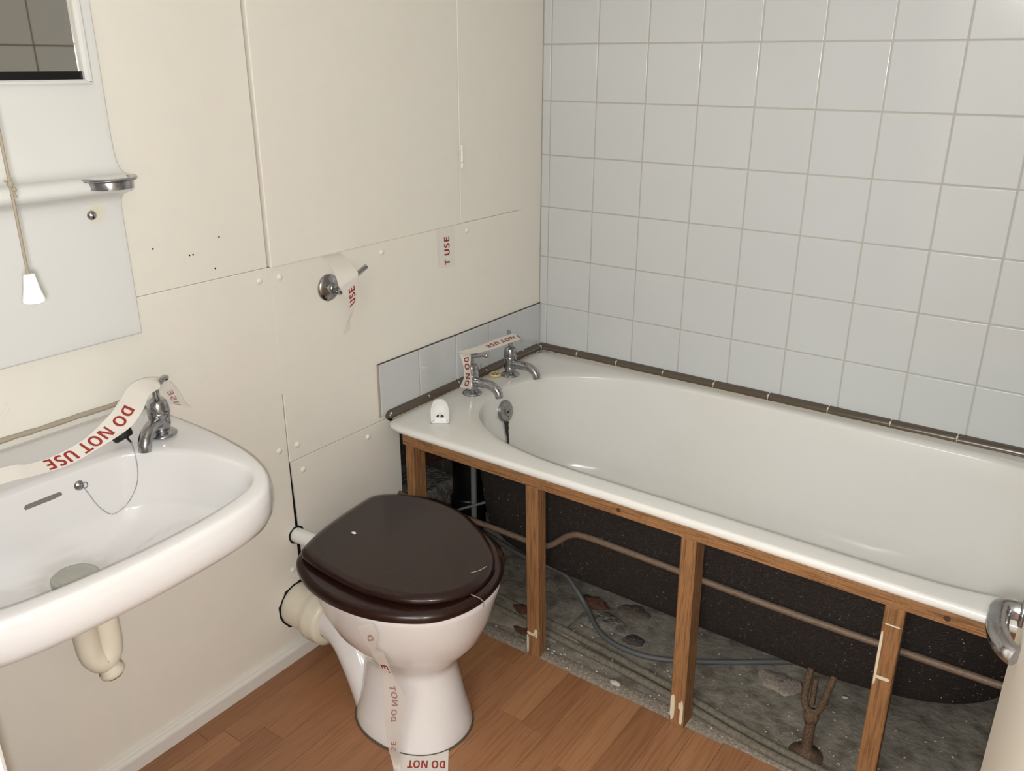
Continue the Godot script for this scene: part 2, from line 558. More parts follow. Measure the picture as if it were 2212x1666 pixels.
func lay(mesh: ArrayMesh, at: Vector3, turn: float, parent: Node) -> void:
	var o := obj("tile", mesh, M["wall tile glaze"], parent)
	o.transform = Transform3D(Basis(Vector3.UP, turn) * Basis.from_euler(Vector3(rng.randf_range(-0.003, 0.003), rng.randf_range(-0.003, 0.003), rng.randf_range(-0.002, 0.002))), at)

func tiled_wall() -> void:
	var P := 0.153
	var G := 0.0020
	var meshes := {}
	var w := group_node("wall_back")
	struct(w, "wall of square white glazed tiles behind the bath", "wall")
	var gm := MB.new()
	gm.box(Vector3(-0.3, 0.0, -0.1), Vector3(1.82, 2.35, -0.0016))
	obj("grout_bed", gm.done(), M["grout"], w)
	var xs := [0.0]
	for k in 11: xs.append(0.0285 + P * k)
	xs.append(1.72)
	var ys := []
	for k in 14: ys.append(1.437 + P * (5 - k))
	ys.push_front(2.349)
	for i in xs.size() - 1:
		for j in ys.size() - 1:
			if ys[j] < 0.45: continue
			var a := Vector2(xs[i + 1] - xs[i] - G, ys[j] - ys[j + 1] - G)
			if a.x < 0.006 or a.y < 0.006: continue
			var key := "%.4f %.4f" % [a.x, a.y]
			if not meshes.has(key): meshes[key] = tile_mesh(a.x, a.y)
			lay(meshes[key], Vector3((xs[i] + xs[i + 1]) / 2, (ys[j] + ys[j + 1]) / 2, -0.006), 0.0, w)
	# wall at the head of the bath, seen only in the mirror
	var wr := group_node("wall_right")
	struct(wr, "tiled wall at the head of the bath, reflected in the mirror", "wall")
	var rm := MB.new()
	rm.box(Vector3(1.7246, 0.0, -0.1), Vector3(1.82, 2.35, 0.92))
	obj("grout_bed", rm.done(), M["dirty grout"], wr)
	obj("plaster", boxm(Vector3(1.722, 0.0, 0.92), Vector3(1.82, 2.35, 2.07)), M["white paint"], wr)
	for i in 6:
		for j in 12:
			var key := "right"
			if not meshes.has(key): meshes[key] = tile_mesh(P - 0.005, P - 0.004)
			lay(meshes[key], Vector3(1.726, 0.595 + P * (j + 0.0), 0.077 + P * i), -PI / 2, wr)
	# splash-back course above the tap end of the bath
	var sp := group_node("trim_2")
	struct(sp, "single course of white tiles above the tap end of the bath", "splashback")
	obj("grout_bed", boxm(Vector3(0.0006, 0.5335, 0.001), Vector3(0.0052, 0.6735, 0.7345)), M["grout"], sp)
	var zs := [0.735, 0.583, 0.4273, 0.2716, 0.1176, 0.002]
	for k in 5:
		var o := obj("tile", tile_mesh(zs[k] - zs[k + 1] - 0.002, 0.1405), M["wall tile glaze"], sp)
		o.transform = Transform3D(Basis(Vector3.UP, PI / 2), Vector3(0.0008, 0.6035, (zs[k] + zs[k + 1]) / 2))
	obj("edge_line", boxm(Vector3(0.0005, 0.6738, 0.0), Vector3(0.0052, 0.6758, 0.736), 0.0004), M["dark sealant"], sp)
	obj("edge_line", boxm(Vector3(0.0005, 0.53, 0.7352), Vector3(0.0056, 0.6752, 0.7378), 0.0004), M["sealant"], sp)
	# brown quadrant tiles that close the gap between bath and wall
	var tr := group_node("trim_3")
	struct(tr, "brown quadrant edging tiles between bath rim and walls", "edging tiles")
	var quad := func(a: float, b: float, along_x: bool, round_end := false) -> ArrayMesh:
		var m := MB.new()
		var rows := []
		var cuts := [[a, 0.9], [a + 0.0012, 1.0], [b - 0.0012, 1.0], [b, 0.9]]
		if round_end: cuts = [[a, 0.9], [a + 0.0012, 1.0], [b - 0.014, 1.0], [b - 0.007, 0.9], [b - 0.002, 0.65], [b, 0.3]]
		for cu in cuts:
			var row := PackedVector3Array()
			var s: float = cu[0]
			var k: float = cu[1]
			for p in [Vector2(0.0, 0.0), Vector2(0.017, 0.0), Vector2(0.0182, 0.003), Vector2(0.0172, 0.0085), Vector2(0.0145, 0.0135), Vector2(0.010, 0.0168), Vector2(0.005, 0.0182), Vector2(0.0, 0.0186)]:
				var q: Vector2 = p * k
				row.append(Vector3(s, 0.525 + q.y, q.x) if along_x else Vector3(0.0062 + q.x, 0.525 + q.y, s))
			rows.append(row)
		m.grid(rows, true)
		m.face(Array(rows[0]), rows[0][0] - rows[1][0])
		m.face(Array(rows[-1]), rows[-1][0] - rows[-2][0])
		return m.done()
	var xj := [0.0078, 0.1523, 0.2926, 0.4479, 0.6073, 0.7659, 0.9264, 1.0825, 1.2369, 1.392, 1.547, 1.70]
	for k in xj.size() - 1:
		obj("quadrant_tile", quad.call(xj[k] + 0.0011, xj[k + 1] - 0.0011, true), M["brown glaze"], tr)
	var zj := [0.026, 0.3029, 0.5616, 0.722]
	zj = [0.0195, 0.150, 0.3029, 0.432, 0.5616, 0.722]
	for k in zj.size() - 1:
		obj("quadrant_tile", quad.call(zj[k] + 0.0011, zj[k + 1] - 0.0011, false, k == zj.size() - 2), M["brown glaze"], tr)
	obj("corner_joint", boxm(Vector3(0.0064, 0.5255, 0.0170), Vector3(0.0245, 0.540, 0.0203), 0.001), M["pale grout"], tr)
	var gr := MB.new()
	gr.box(Vector3(0.02, 0.5245, 0.0), Vector3(1.7, 0.5405, 0.0145), 0.003)
	gr.box(Vector3(0.0062, 0.5245, 0.02), Vector3(0.0205, 0.5405, 0.715), 0.003)
	obj("joint_filler", gr.done(), M["pale grout"], tr)
	# messy sealant line in front of the quadrants
	var sl := MB.new()
	for side in 2:
		var pts := []
		var rad := []
		var k := 0
		var s := 0.03
		while s < (1.69 if side == 0 else 0.72):
			var wob := rng.randf_range(-0.0008, 0.0008)
			pts.append(Vector3(s, 0.5258, 0.0192 + wob) if side == 0 else Vector3(0.0256 + wob, 0.5258, s))
			rad.append(rng.randf_range(0.0012, 0.0026))
			s += 0.012
		sl.tube(pts, rad, 6)
	obj("sealant_bead", sl.done(), M["sealant"], tr)


# ---------------------------------------------------------------- floor
func floor_planks() -> void:
	var f := group_node("floor")
	struct(f, "orange-brown wood-look laminate floor in short staves", "floor")
	var bed := MB.new()
	bed.box(Vector3(0.0, -0.06, 0.735), Vector3(1.82, -0.0015, 2.1))
	bed.box(Vector3(-0.6, -0.06, 2.07), Vector3(2.2, -0.0015, 3.6))
	obj("floor_base", bed.done(), M["laminate 0"], f)
	var W := 0.0655
	var x := 0.0
	var k := 0
	while x < 1.70:
		var z := 0.733 - rng.randf_range(0.0, 0.25)
		var w := minf(W, 1.72 - x)
		while z < 2.1:
			var len := rng.randf_range(0.26, 0.46)
			var z0 := maxf(z, 0.728 + 0.004 * sin(x * 23.0) + rng.randf_range(-0.002, 0.003))
			var z1 := minf(z + len, 2.1)
			if z1 - z0 > 0.02:
				var gap := 0.0004 if k % 3 else 0.0009
				obj("plank", boxm(Vector3(x + gap * 0.5, -0.0014, z0 + 0.0003), Vector3(x + w - gap * 0.5, 0.0004 * float(rng.randi() % 2), z1 - 0.0003), 0.0003), M["laminate %d" % (rng.randi() % 5)], f)
			z += len
		x += W
		k += 1


# ---------------------------------------------------------------- under the bath
func rough_strip(a: Vector3, b: Vector3, w: float, h: float) -> ArrayMesh:
	var m := MB.new()
	var rows := []
	for i in 40:
		var p := a.lerp(b, i / 39.0)
		var row := PackedVector3Array()
		for q in [[-0.5, 0.0], [-0.42, 0.7], [-0.15, 1.0], [0.2, 0.9], [0.45, 0.5], [0.5, 0.0]]:
			row.append(p + Vector3(0, q[1] * h * rng.randf_range(0.7, 1.15), q[0] * w + rng.randf_range(-0.003, 0.003)))
		rows.append(row)
	m.grid(rows)
	return m.done()

func under_bath() -> void:
	var f := group_node("floor_2")
	struct(f, "dusty grey concrete floor left bare under the bath", "floor")
	var m := MB.new()
	var rows := []
	var fn := noise(3.2, 4, 77)
	for i in 46:
		var row := PackedVector3Array()
		for j in 100:
			var x := -0.6 + 2.42 * j / 99.0
			var z := -0.1 + 0.838 * i / 45.0
			row.append(Vector3(x, -0.003 + 0.006 * fn.get_noise_2d(x * 3, z * 3) - (0.004 if z > 0.72 else 0.0), z))
		rows.append(row)
	m.grid(rows)
	obj("concrete", m.done(), M["dusty concrete"], f)
	obj("dust_ridge", rough_strip(Vector3(0.03, -0.004, 0.706), Vector3(1.70, -0.004, 0.708), 0.045, 0.007), M["pale dust"], f)
	obj("concrete_lump", rough_strip(Vector3(0.02, -0.004, 0.62), Vector3(0.5, -0.004, 0.55), 0.2, 0.02), M["dusty concrete"], f)
	# mortar droppings and broken patches stuck to the concrete
	for q in [[0.34, 0.46, 0.05, "pale dust"], [0.44, 0.55, 0.035, "old brick 1"], [0.55, 0.50, 0.06, "old plaster"], [0.60, 0.42, 0.04, "old brick 1"], [0.40, 0.66, 0.02, "old brick 0"], [0.52, 0.61, 0.03, "pale dust"], [0.66, 0.53, 0.025, "old brick 2"], [0.30, 0.56, 0.03, "old plaster"], [1.02, 0.46, 0.05, "pale dust"]]:
		var pm := MB.new()
		var ro := []; var ri := PackedVector3Array(); var re := PackedVector3Array(); var rc2 := PackedVector3Array()
		for k in 15:
			var a := TAU * k / 15
			var rad: float = q[2] * rng.randf_range(0.65, 1.15)
			var dir := Vector3(cos(a) * 1.3, 0, sin(a) * 0.8)
			re.append(Vector3(q[0], -0.004, q[1]) + dir * rad)
			ri.append(Vector3(q[0], rng.randf_range(0.003, 0.007), q[1]) + dir * rad * 0.88)
			rc2.append(Vector3(q[0], 0.005, q[1]) + dir * rad * 0.1)
		ro = [re, ri, rc2]
		pm.grid(ro, true)
		obj("mortar_patch", pm.done(), M[q[3]], f)
	# rough masonry of the duct behind the tap end
	var w := group_node("wall_duct")
	struct(w, "old dark brickwork in the open duct behind the tap end of the bath", "wall")
	var mb := MB.new()
	mb.box(Vector3(-0.40, 0, -0.1), Vector3(-0.325, 0.6, 1.2))
	mb.box(Vector3(-0.33, 0, 1.1), Vector3(-0.05, 0.6, 1.2))
	mb.box(Vector3(-0.40, 0.53, -0.1), Vector3(-0.05, 0.6, 1.2))
	obj("mortar_bed", mb.done(), M["mortar"], w)
	for r in 7:
		for k in 6:
			var z0 := -0.09 + k * 0.222 - (0.11 if r % 2 else 0.0)
			var o := obj("brick", boxm(Vector3(-0.01, 0.0, 0.0), Vector3(0.01 + rng.randf_range(0.0, 0.008), 0.065, 0.212), 0.004), M["old brick %d" % (rng.randi() % 3)], w)
			o.position = Vector3(-0.328, 0.004 + r * 0.075, z0)
	obj("plaster_ledge", boxm(Vector3(-0.32, 0.0, 0.28), Vector3(-0.09, 0.15, 0.47), 0.02), M["old plaster"], w)
	obj("plaster_ledge", boxm(Vector3(-0.32, 0.0, 0.47), Vector3(-0.16, 0.22, 0.60), 0.03), M["old plaster"], w)
	# black soil pipe, tap tails and other pipes
	var sp := thing("soil_pipe", "thick black plastic pipe upright in the duct behind the tap end of the bath", "pipe")
	obj("pipe", tubem([Vector3(-0.045, 0.0, 0.315), Vector3(-0.045, 0.56, 0.315)], 0.052, 24), M["black plastic"], sp)
	obj("socket", lathem([Vector2(0.053, 0.0), Vector2(0.06, 0.0), Vector2(0.06, 0.05), Vector2(0.053, 0.055)], Transform3D(Basis(), Vector3(-0.045, 0.06, 0.315))), M["black plastic"], sp)
	var tt := thing("tap_tail_pipe", "grey upright water pipe under the nearer bath tap", "pipe")
	obj("pipe", tubem([Vector3(0.08, 0.01, 0.45), Vector3(0.08, 0.49, 0.45)], 0.0085), M["lead grey pipe"], tt)
	obj("coupling", lathem([Vector2(0.009, 0), Vector2(0.0135, 0.001), Vector2(0.0135, 0.022), Vector2(0.011, 0.026), Vector2(0.0135, 0.03), Vector2(0.0135, 0.045), Vector2(0.009, 0.046)], Transform3D(Basis(), Vector3(0.08, 0.36, 0.45)), 6), M["lead grey pipe"], tt)
	var t2 := thing("tap_tail_pipe", "grey upright water pipe under the farther bath tap, mostly hidden", "pipe")
	obj("pipe", tubem([Vector3(0.08, 0.01, 0.266), Vector3(0.08, 0.49, 0.266)], 0.0085), M["lead grey pipe"], t2)
	tag(obj("thin_pipe", tubem([Vector3(-0.2, 0.115, 0.56), Vector3(0.03, 0.155, 0.50), Vector3(0.14, 0.205, 0.45)], 0.004, 8), M["lead grey pipe"]), "thin grey tube slanting behind the upright tap pipe under the bath", "pipe")
	tag(obj("branch_pipe", tubem([Vector3(-0.31, 0.36, 0.60), Vector3(-0.1, 0.44, 0.60), Vector3(0.06, 0.49, 0.60)], 0.013, 12), M["lead grey pipe"]), "grey pipe rising slantwise behind the first wooden post near the panel wall", "pipe")
	# long pipe along the bath side with a kink
	var kink := smooth([Vector3(0.0, 0.285, 0.678), Vector3(0.33, 0.287, 0.678), Vector3(0.44, 0.288, 0.679), Vector3(0.49, 0.297, 0.68), Vector3(0.55, 0.347, 0.68), Vector3(0.60, 0.358, 0.68), Vector3(0.72, 0.357, 0.68), Vector3(1.1, 0.351, 0.68), Vector3(1.70, 0.362, 0.68)], 8)
	tag(obj("side_pipe", tubem(kink, 0.0075, 12), M["dull copper"]), "dull brown kinked pipe running along the dark side of the bath", "pipe")
	var fp1 := [Vector3(0.0, 0.009, 0.566), Vector3(0.285, 0.009, 0.588), Vector3(0.753, 0.009, 0.632), Vector3(1.11, 0.009, 0.684), Vector3(1.70, 0.009, 0.72)]
	var fp2 := [Vector3(0.0, 0.009, 0.625), Vector3(0.328, 0.009, 0.645), Vector3(0.772, 0.009, 0.667), Vector3(1.07, 0.009, 0.712), Vector3(1.30, 0.009, 0.742)]
	fp2 = [Vector3(0.0, 0.009, 0.612), Vector3(0.328, 0.009, 0.632), Vector3(0.772, 0.009, 0.662), Vector3(1.07, 0.009, 0.705), Vector3(1.34, 0.009, 0.713), Vector3(1.70, 0.009, 0.75)]
	tag(obj("floor_pipe", tubem(smooth(fp1, 6), 0.0095, 12), M["dusty pipe"]), "dust-caked pipe on the floor under the bath, the one farther from the laminate", "pipe")
	tag(obj("floor_pipe", tubem(smooth(fp2, 6), 0.0095, 12), M["dusty pipe"]), "dust-caked pipe on the floor under the bath, the one nearer the laminate", "pipe")
	var cab := smooth([Vector3(-0.02, 0.14, 0.48), Vector3(0.12, 0.10, 0.46), Vector3(0.3, 0.10, 0.50), Vector3(0.40, 0.075, 0.47), Vector3(0.455, 0.045, 0.48), Vector3(0.50, 0.012, 0.495), Vector3(0.575, 0.006, 0.556), Vector3(0.65, 0.006, 0.578), Vector3(0.745, 0.006, 0.562), Vector3(0.88, 0.006, 0.48), Vector3(1.01, 0.006, 0.384), Vector3(1.3, 0.006, 0.18)], 7)
	tag(obj("grey_cable", tubem(cab, 0.0068, 10), M["grey cable"]), "grey cable curving down and over the bare concrete under the bath", "cable")
	# plaster crumbs
	var mm := MultiMesh.new()
	mm.transform_format = MultiMesh.TRANSFORM_3D
	var cm := MB.new()
	cm.ball(Vector3.ZERO, 1.0, 6, Vector3(1.0, 0.35, 0.6))
	mm.mesh = cm.done()
	mm.instance_count = 900
	for i in 900:
		var p := Vector3(rng.randf_range(0.0, 1.6), 0.002, 0.5 + 0.225 * sqrt(rng.randf()))
		if i % 5 == 0: p.z = rng.randf_range(0.15, 0.6)
		var s := 0.0012 + 0.0035 * pow(rng.randf(), 3.0)
		if i % 70 == 0: s *= 2.0
		mm.set_instance_transform(i, Transform3D(Basis(Vector3.UP, rng.randf() * TAU).scaled(Vector3.ONE * s), p))
	var mi := MultiMeshInstance3D.new()
	mi.name = "plaster_crumbs"
	mi.multimesh = mm
	mi.material_override = M["flake"]
	add_child(mi)
	mi.set_meta("kind", "stuff")
	tag(mi, "small pale plaster crumbs scattered over the concrete under the bath", "debris")
	for q in [[Vector3(0.70, 0.004, 0.70), 0.010, "long white plaster chip on the bare concrete between second and third post"], [Vector3(0.50, 0.010, 0.46), 0.028, "broken piece of masonry on the concrete behind the second post"], [Vector3(0.36, 0.010, 0.60), 0.022, "brown lump of rubble on the concrete left of the second post"]]:
		var rk := MB.new()
		var rr := []
		for i in 7:
			var t := PI * i / 6.0
			var row := PackedVector3Array()
			for k in 10:
				var rad: float = q[1] * rng.randf_range(0.8, 1.15)
				row.append(q[0] + Vector3(sin(t) * cos(TAU * k / 10) * 1.5, cos(t) * 0.55, sin(t) * sin(TAU * k / 10) * 0.8) * rad)
			rr.append(row)
		rk.grid(rr, true)
		tag(obj("rubble", rk.done(), M["flake"] if q[1] < 0.012 else M["old brick 0"]), q[2], "rubble")


# ---------------------------------------------------------------- bath
func bath() -> void:
	var b := thing("bathtub", "white enamelled cast iron bath with its dark underside exposed", "bathtub")
	var CNT := 144
	var inner := superloop(0.85, 0.3755, 0.722, 0.77, 0.311, 2.5, CNT)
	# ends are rounder than one superellipse: half-length 0.5 at the tap end, straight sides between
	inner = []
	for i in CNT:
		var t := TAU * (i + 0.5) / CNT
		var cs := cos(t); var sn := sin(t)
		var e := 2.5
		var xx := pow(absf(cs), 2.0 / e)
		var zz := signf(sn) * pow(absf(sn), 2.0 / e) * 0.311
		inner.append(Vector2((1.23 + xx * 0.38) if cs > 0 else (0.628 - xx * 0.5), 0.3755 + zz))
	var outer := []
	for p in inner:
		# the flat rim goes out to a rectangle with small corner radii
		var d: Vector2 = p - Vector2(0.85, 0.3755)
		var q := Vector2.ZERO
		if p.x < 0.628: q = Vector2((0.628 - p.x) / 0.5, (p.y - 0.3755) / 0.311)
		elif p.x > 1.23: q = Vector2((p.x - 1.23) / 0.38, (p.y - 0.3755) / 0.311)
		else: q = Vector2(0, signf(p.y - 0.3755))
		var mx := maxf(absf(q.x), absf(q.y))
		q /= mx
		var rx: float
		if p.x < 0.628: rx = 0.628 - absf(q.x) * 0.616
		elif p.x > 1.23: rx = 1.23 + absf(q.x) * 0.47
		else: rx = p.x
		outer.append(Vector2(rx, 0.3755 + q.y * (0.3685 if q.y > 0 else 0.3725)))
	# soften the corners of the rim
	for it in 3:
		var o2 := outer.duplicate()
		for i in CNT: o2[i] = outer[(i - 1 + CNT) % CNT] * 0.2 + outer[i] * 0.6 + outer[(i + 1) % CNT] * 0.2
		outer = o2
	var rows := []
	var cols := []
	var stain := noise(9.0, 4, 91)
	var add := func(loop: Array, y: float) -> void:
		var row := PackedVector3Array(); var cr := PackedColorArray()
		for p in loop:
			row.append(Vector3(p.x, y, p.y))
			var sN := stain.get_noise_3d(p.x * 0.35, y * 0.6, p.y * 0.35)
			var k := clampf(0.05 + sN * 0.35, 0.0, 0.25)
			cr.append(Color.WHITE.lerp(Color(0.86, 0.8, 0.66), k))
		rows.append(row); cols.append(cr)
	var mid := Vector2(0.80, 0.3755)
	var scaled := func(k: float, shift := 0.0) -> Array:
		var o := []
		for p in inner:
			var dx: float = (p.x - mid.x) * k
			o.append(Vector2(mid.x + dx - maxf(0.0, dx) * shift, mid.y + (p.y - mid.y) * k))
		return o
	var floor_loop := func(k: float) -> Array:      # rounded floor of the tub
		var o := []
		for p in inner:
			var x: float = 0.76 + (p.x - 0.85) * k * (0.90 if p.x > 0.85 else 0.84)
			o.append(Vector2(x, mid.y + (p.y - mid.y) * k * 0.80))
		return o
	for q in [[0.02, 0.191], [0.35, 0.192], [0.62, 0.194], [0.78, 0.201], [0.88, 0.212], [0.95, 0.228]]: add.call(floor_loop.call(q[0]), q[1])
	for q in [[0.12, 0.25], [0.3, 0.295], [0.5, 0.355], [0.7, 0.42], [0.84, 0.475], [0.93, 0.503], [0.975, 0.516], [1.0, 0.5215]]:
		var lo: Array = floor_loop.call(0.985)
		var o := []
		for i in CNT: o.append(lo[i].lerp(inner[i], q[0]))
		add.call(o, q[1])
	for q in [[0.12, 0.5245], [0.3, 0.5255], [0.6, 0.5252], [0.85, 0.5248], [0.93, 0.5238], [0.975, 0.5208]]:
		var o := []
		for i in CNT: o.append(inner[i].lerp(outer[i], q[0]))
		add.call(o, q[1])
	add.call(outer, 0.5165)
	for q in [[0.0005, 0.5125], [-0.001, 0.508], [-0.004, 0.505], [-0.009, 0.504], [-0.014, 0.506]]: add.call(offset_loop(outer, q[0]), q[1])
	var m := MB.new()
	m.grid(rows, true, true, cols)
	obj("enamel_shell", m.done(), M["enamel"], b)
	# bare iron outside of the tub
	var ex := MB.new()
	var er := []
	for i in 2: er.append(ring(offset_loop(inner, 0.018 - 0.006 * i), 0.512 - 0.012 * i))
	for q in [[0.9, 0.47], [0.75, 0.41], [0.58, 0.345], [0.42, 0.29], [0.28, 0.245], [0.16, 0.213]]:
		var lo: Array = offset_loop(floor_loop.call(1.0), 0.008)
		var up: Array = offset_loop(inner, 0.012)
		var o := []
		for i in CNT: o.append(lo[i].lerp(up[i], q[0]))
		er.append(ring(o, q[1]))
	for q in [[0.99, 0.200], [0.93, 0.186], [0.82, 0.178], [0.5, 0.175], [0.02, 0.174]]: er.append(ring(offset_loop(floor_loop.call(q[0]), 0.01), q[1]))
	ex.grid(er, true)
	obj("iron_underside", ex.done(), M["cast iron"], b, "dark bare iron underside")
	# plaster flecks and dust caught on the iron
	var fm := MultiMesh.new()
	fm.transform_format = MultiMesh.TRANSFORM_3D
	var fb := MB.new()
	fb.ball(Vector3.ZERO, 1.0, 6, Vector3(1.0, 0.22, 0.22))
	fm.mesh = fb.done()
	fm.instance_count = 420
	var flo: Array = offset_loop(floor_loop.call(1.0), 0.008)
	var fup: Array = offset_loop(inner, 0.012)
	for i in 420:
		var at_i := rng.randi_range(8, 64)
		var tt := rng.randf()
		var yy := lerpf(0.213, 0.47, tt)
		var kk := 0.16
		for q in [[0.213, 0.16, 0.245, 0.28], [0.245, 0.28, 0.29, 0.42], [0.29, 0.42, 0.345, 0.58], [0.345, 0.58, 0.41, 0.75], [0.41, 0.75, 0.471, 0.9]]:
			if yy >= q[0] and yy < q[2]: kk = lerpf(q[1], q[3], (yy - q[0]) / (q[2] - q[0]))
		var pa: Vector2 = flo[at_i].lerp(fup[at_i], kk)
		var pb: Vector2 = flo[at_i + 1].lerp(fup[at_i + 1], kk)
		var pp := pa.lerp(pb, rng.randf())
		var sz := 0.0006 + 0.0022 * pow(rng.randf(), 2.5)
		fm.set_instance_transform(i, Transform3D(Basis.from_euler(Vector3(0, rng.randf_range(-0.4, 0.4), rng.randf() * PI)).scaled(Vector3.ONE * sz), Vector3(pp.x, yy, pp.y)))
	var fo := MultiMeshInstance3D.new()
	fo.name = "plaster_flecks"
	fo.multimesh = fm
	fo.material_override = M["flake"]
	b.add_child(fo, true)
	fo.set_meta("kind", "stuff")
	# overflow rose on the tap-end wall, with its stain
	var oxf := Transform3D(Basis(Vector3(0, 0, -1), Vector3(0.97, 0.24, 0).normalized(), Vector3(0.24, -0.97, 0).normalized()), Vector3(0.1415, 0.462, 0.375))
	var ov := MB.new()
	ov.lathe([Vector2(0.031, -0.012), Vector2(0.031, 0.001), Vector2(0.028, 0.0035), Vector2(0.018, 0.0045), Vector2(0.0155, 0.002), Vector2(0.012, 0.002), Vector2(0.010, 0.0055), Vector2(0.0, 0.006)], oxf)
	var of := obj("overflow_rose", ov.done(), M["spotted chrome"], b, "tarnished chrome overflow rose")
	var oh := MB.new()
	oh.lathe([Vector2(0.004, 0.006), Vector2(0.0035, 0.0066), Vector2(0.0, 0.0066)], oxf.translated_local(Vector3(0.0, 0, 0.004)), 12)
	oh.box(Vector3(-0.0035, 0.003, 0.016), Vector3(0.0035, 0.0042, 0.023), 0.0005, oxf)
	obj("overflow_hole", oh.done(), M["dark gap"], of)
	var st := MB.new()
	var srow := []
	for i in 16:
		var t := i / 15.0
		var y := 0.452 - t * 0.115
		# follow the tub's end wall
		var x := tub_end_x(y) + 0.0022
		var wd := lerpf(0.03, 0.005, pow(t, 0.5)) * (1.0 if i < 15 else 0.3)
		var row := PackedVector3Array()
		for k in 5: row.append(Vector3(x + 0.004 * pow(absf(k - 2.0) / 2.0, 2.0) * wd / 0.03, y, 0.375 - 0.004 * t + (k - 2.0) / 2.0 * wd * (0.8 + 0.4 * rng.randf()) * 0.55))
		srow.append(row)
	st.grid(srow)
	obj("rust_stain", st.done(), M["stain"], b, "dark stain running down below the overflow")
	var dr := MB.new()
	dr.lathe([Vector2(0.032, 0.0), Vector2(0.03, 0.003), Vector2(0.022, 0.001), Vector2(0.0, -0.002)], Transform3D(Basis(), Vector3(0.33, 0.193, 0.3755)))
	obj("waste_outlet", dr.done(), M["spotted chrome"], b)
	# adjustable iron foot
	var ft := obj("foot", lathem([Vector2(0.0, 0.0), Vector2(0.036, 0.0), Vector2(0.036, 0.003), Vector2(0.024, 0.008), Vector2(0.0215, 0.014), Vector2(0.014, 0.018), Vector2(0.011, 0.03), Vector2(0.0108, 0.098), Vector2(0.0, 0.098)], Transform3D(Basis(), Vector3(1.139, 0.0, 0.655))), M["rusty iron"], b, "rusty adjustable foot")
	var yk := MB.new()
	yk.lathe([Vector2(0.0, 0.088), Vector2(0.0125, 0.088), Vector2(0.0155, 0.098), Vector2(0.0165, 0.112), Vector2(0.0, 0.114)], Transform3D(Basis(), Vector3(1.138, 0.0, 0.653)), 14)
	yk.tube(smooth([Vector3(1.119, 0.212, 0.632), Vector3(1.1165, 0.165, 0.640), Vector3(1.117, 0.138, 0.645), Vector3(1.1235, 0.119, 0.65), Vector3(1.136, 0.112, 0.652), Vector3(1.149, 0.119, 0.65), Vector3(1.155, 0.140, 0.645), Vector3(1.160, 0.170, 0.640), Vector3(1.168, 0.218, 0.630)], 5), 0.0074, 10)
	yk.tube([Vector3(1.1345, 0.128, 0.648), Vector3(1.1325, 0.19, 0.640)], 0.0058, 6)
	obj("foot_yoke", yk.done(), M["rusty iron"], ft)

func tub_end_x(y: float) -> float:      # x of the inside tap-end wall on the centre line
	var pr := [[0.225, 0.0], [0.25, 0.12], [0.295, 0.3], [0.355, 0.5], [0.42, 0.7], [0.475, 0.84], [0.503, 0.93]]
	var xf := 0.76 - 0.722 * 0.985 * 0.84
	for i in range(1, pr.size() - 1):
		if y <= pr[i + 1][0]:
			return lerpf(xf, 0.128, lerpf(pr[i][1], pr[i + 1][1], (y - pr[i][0]) / (pr[i + 1][0] - pr[i][0])))
	return 0.133


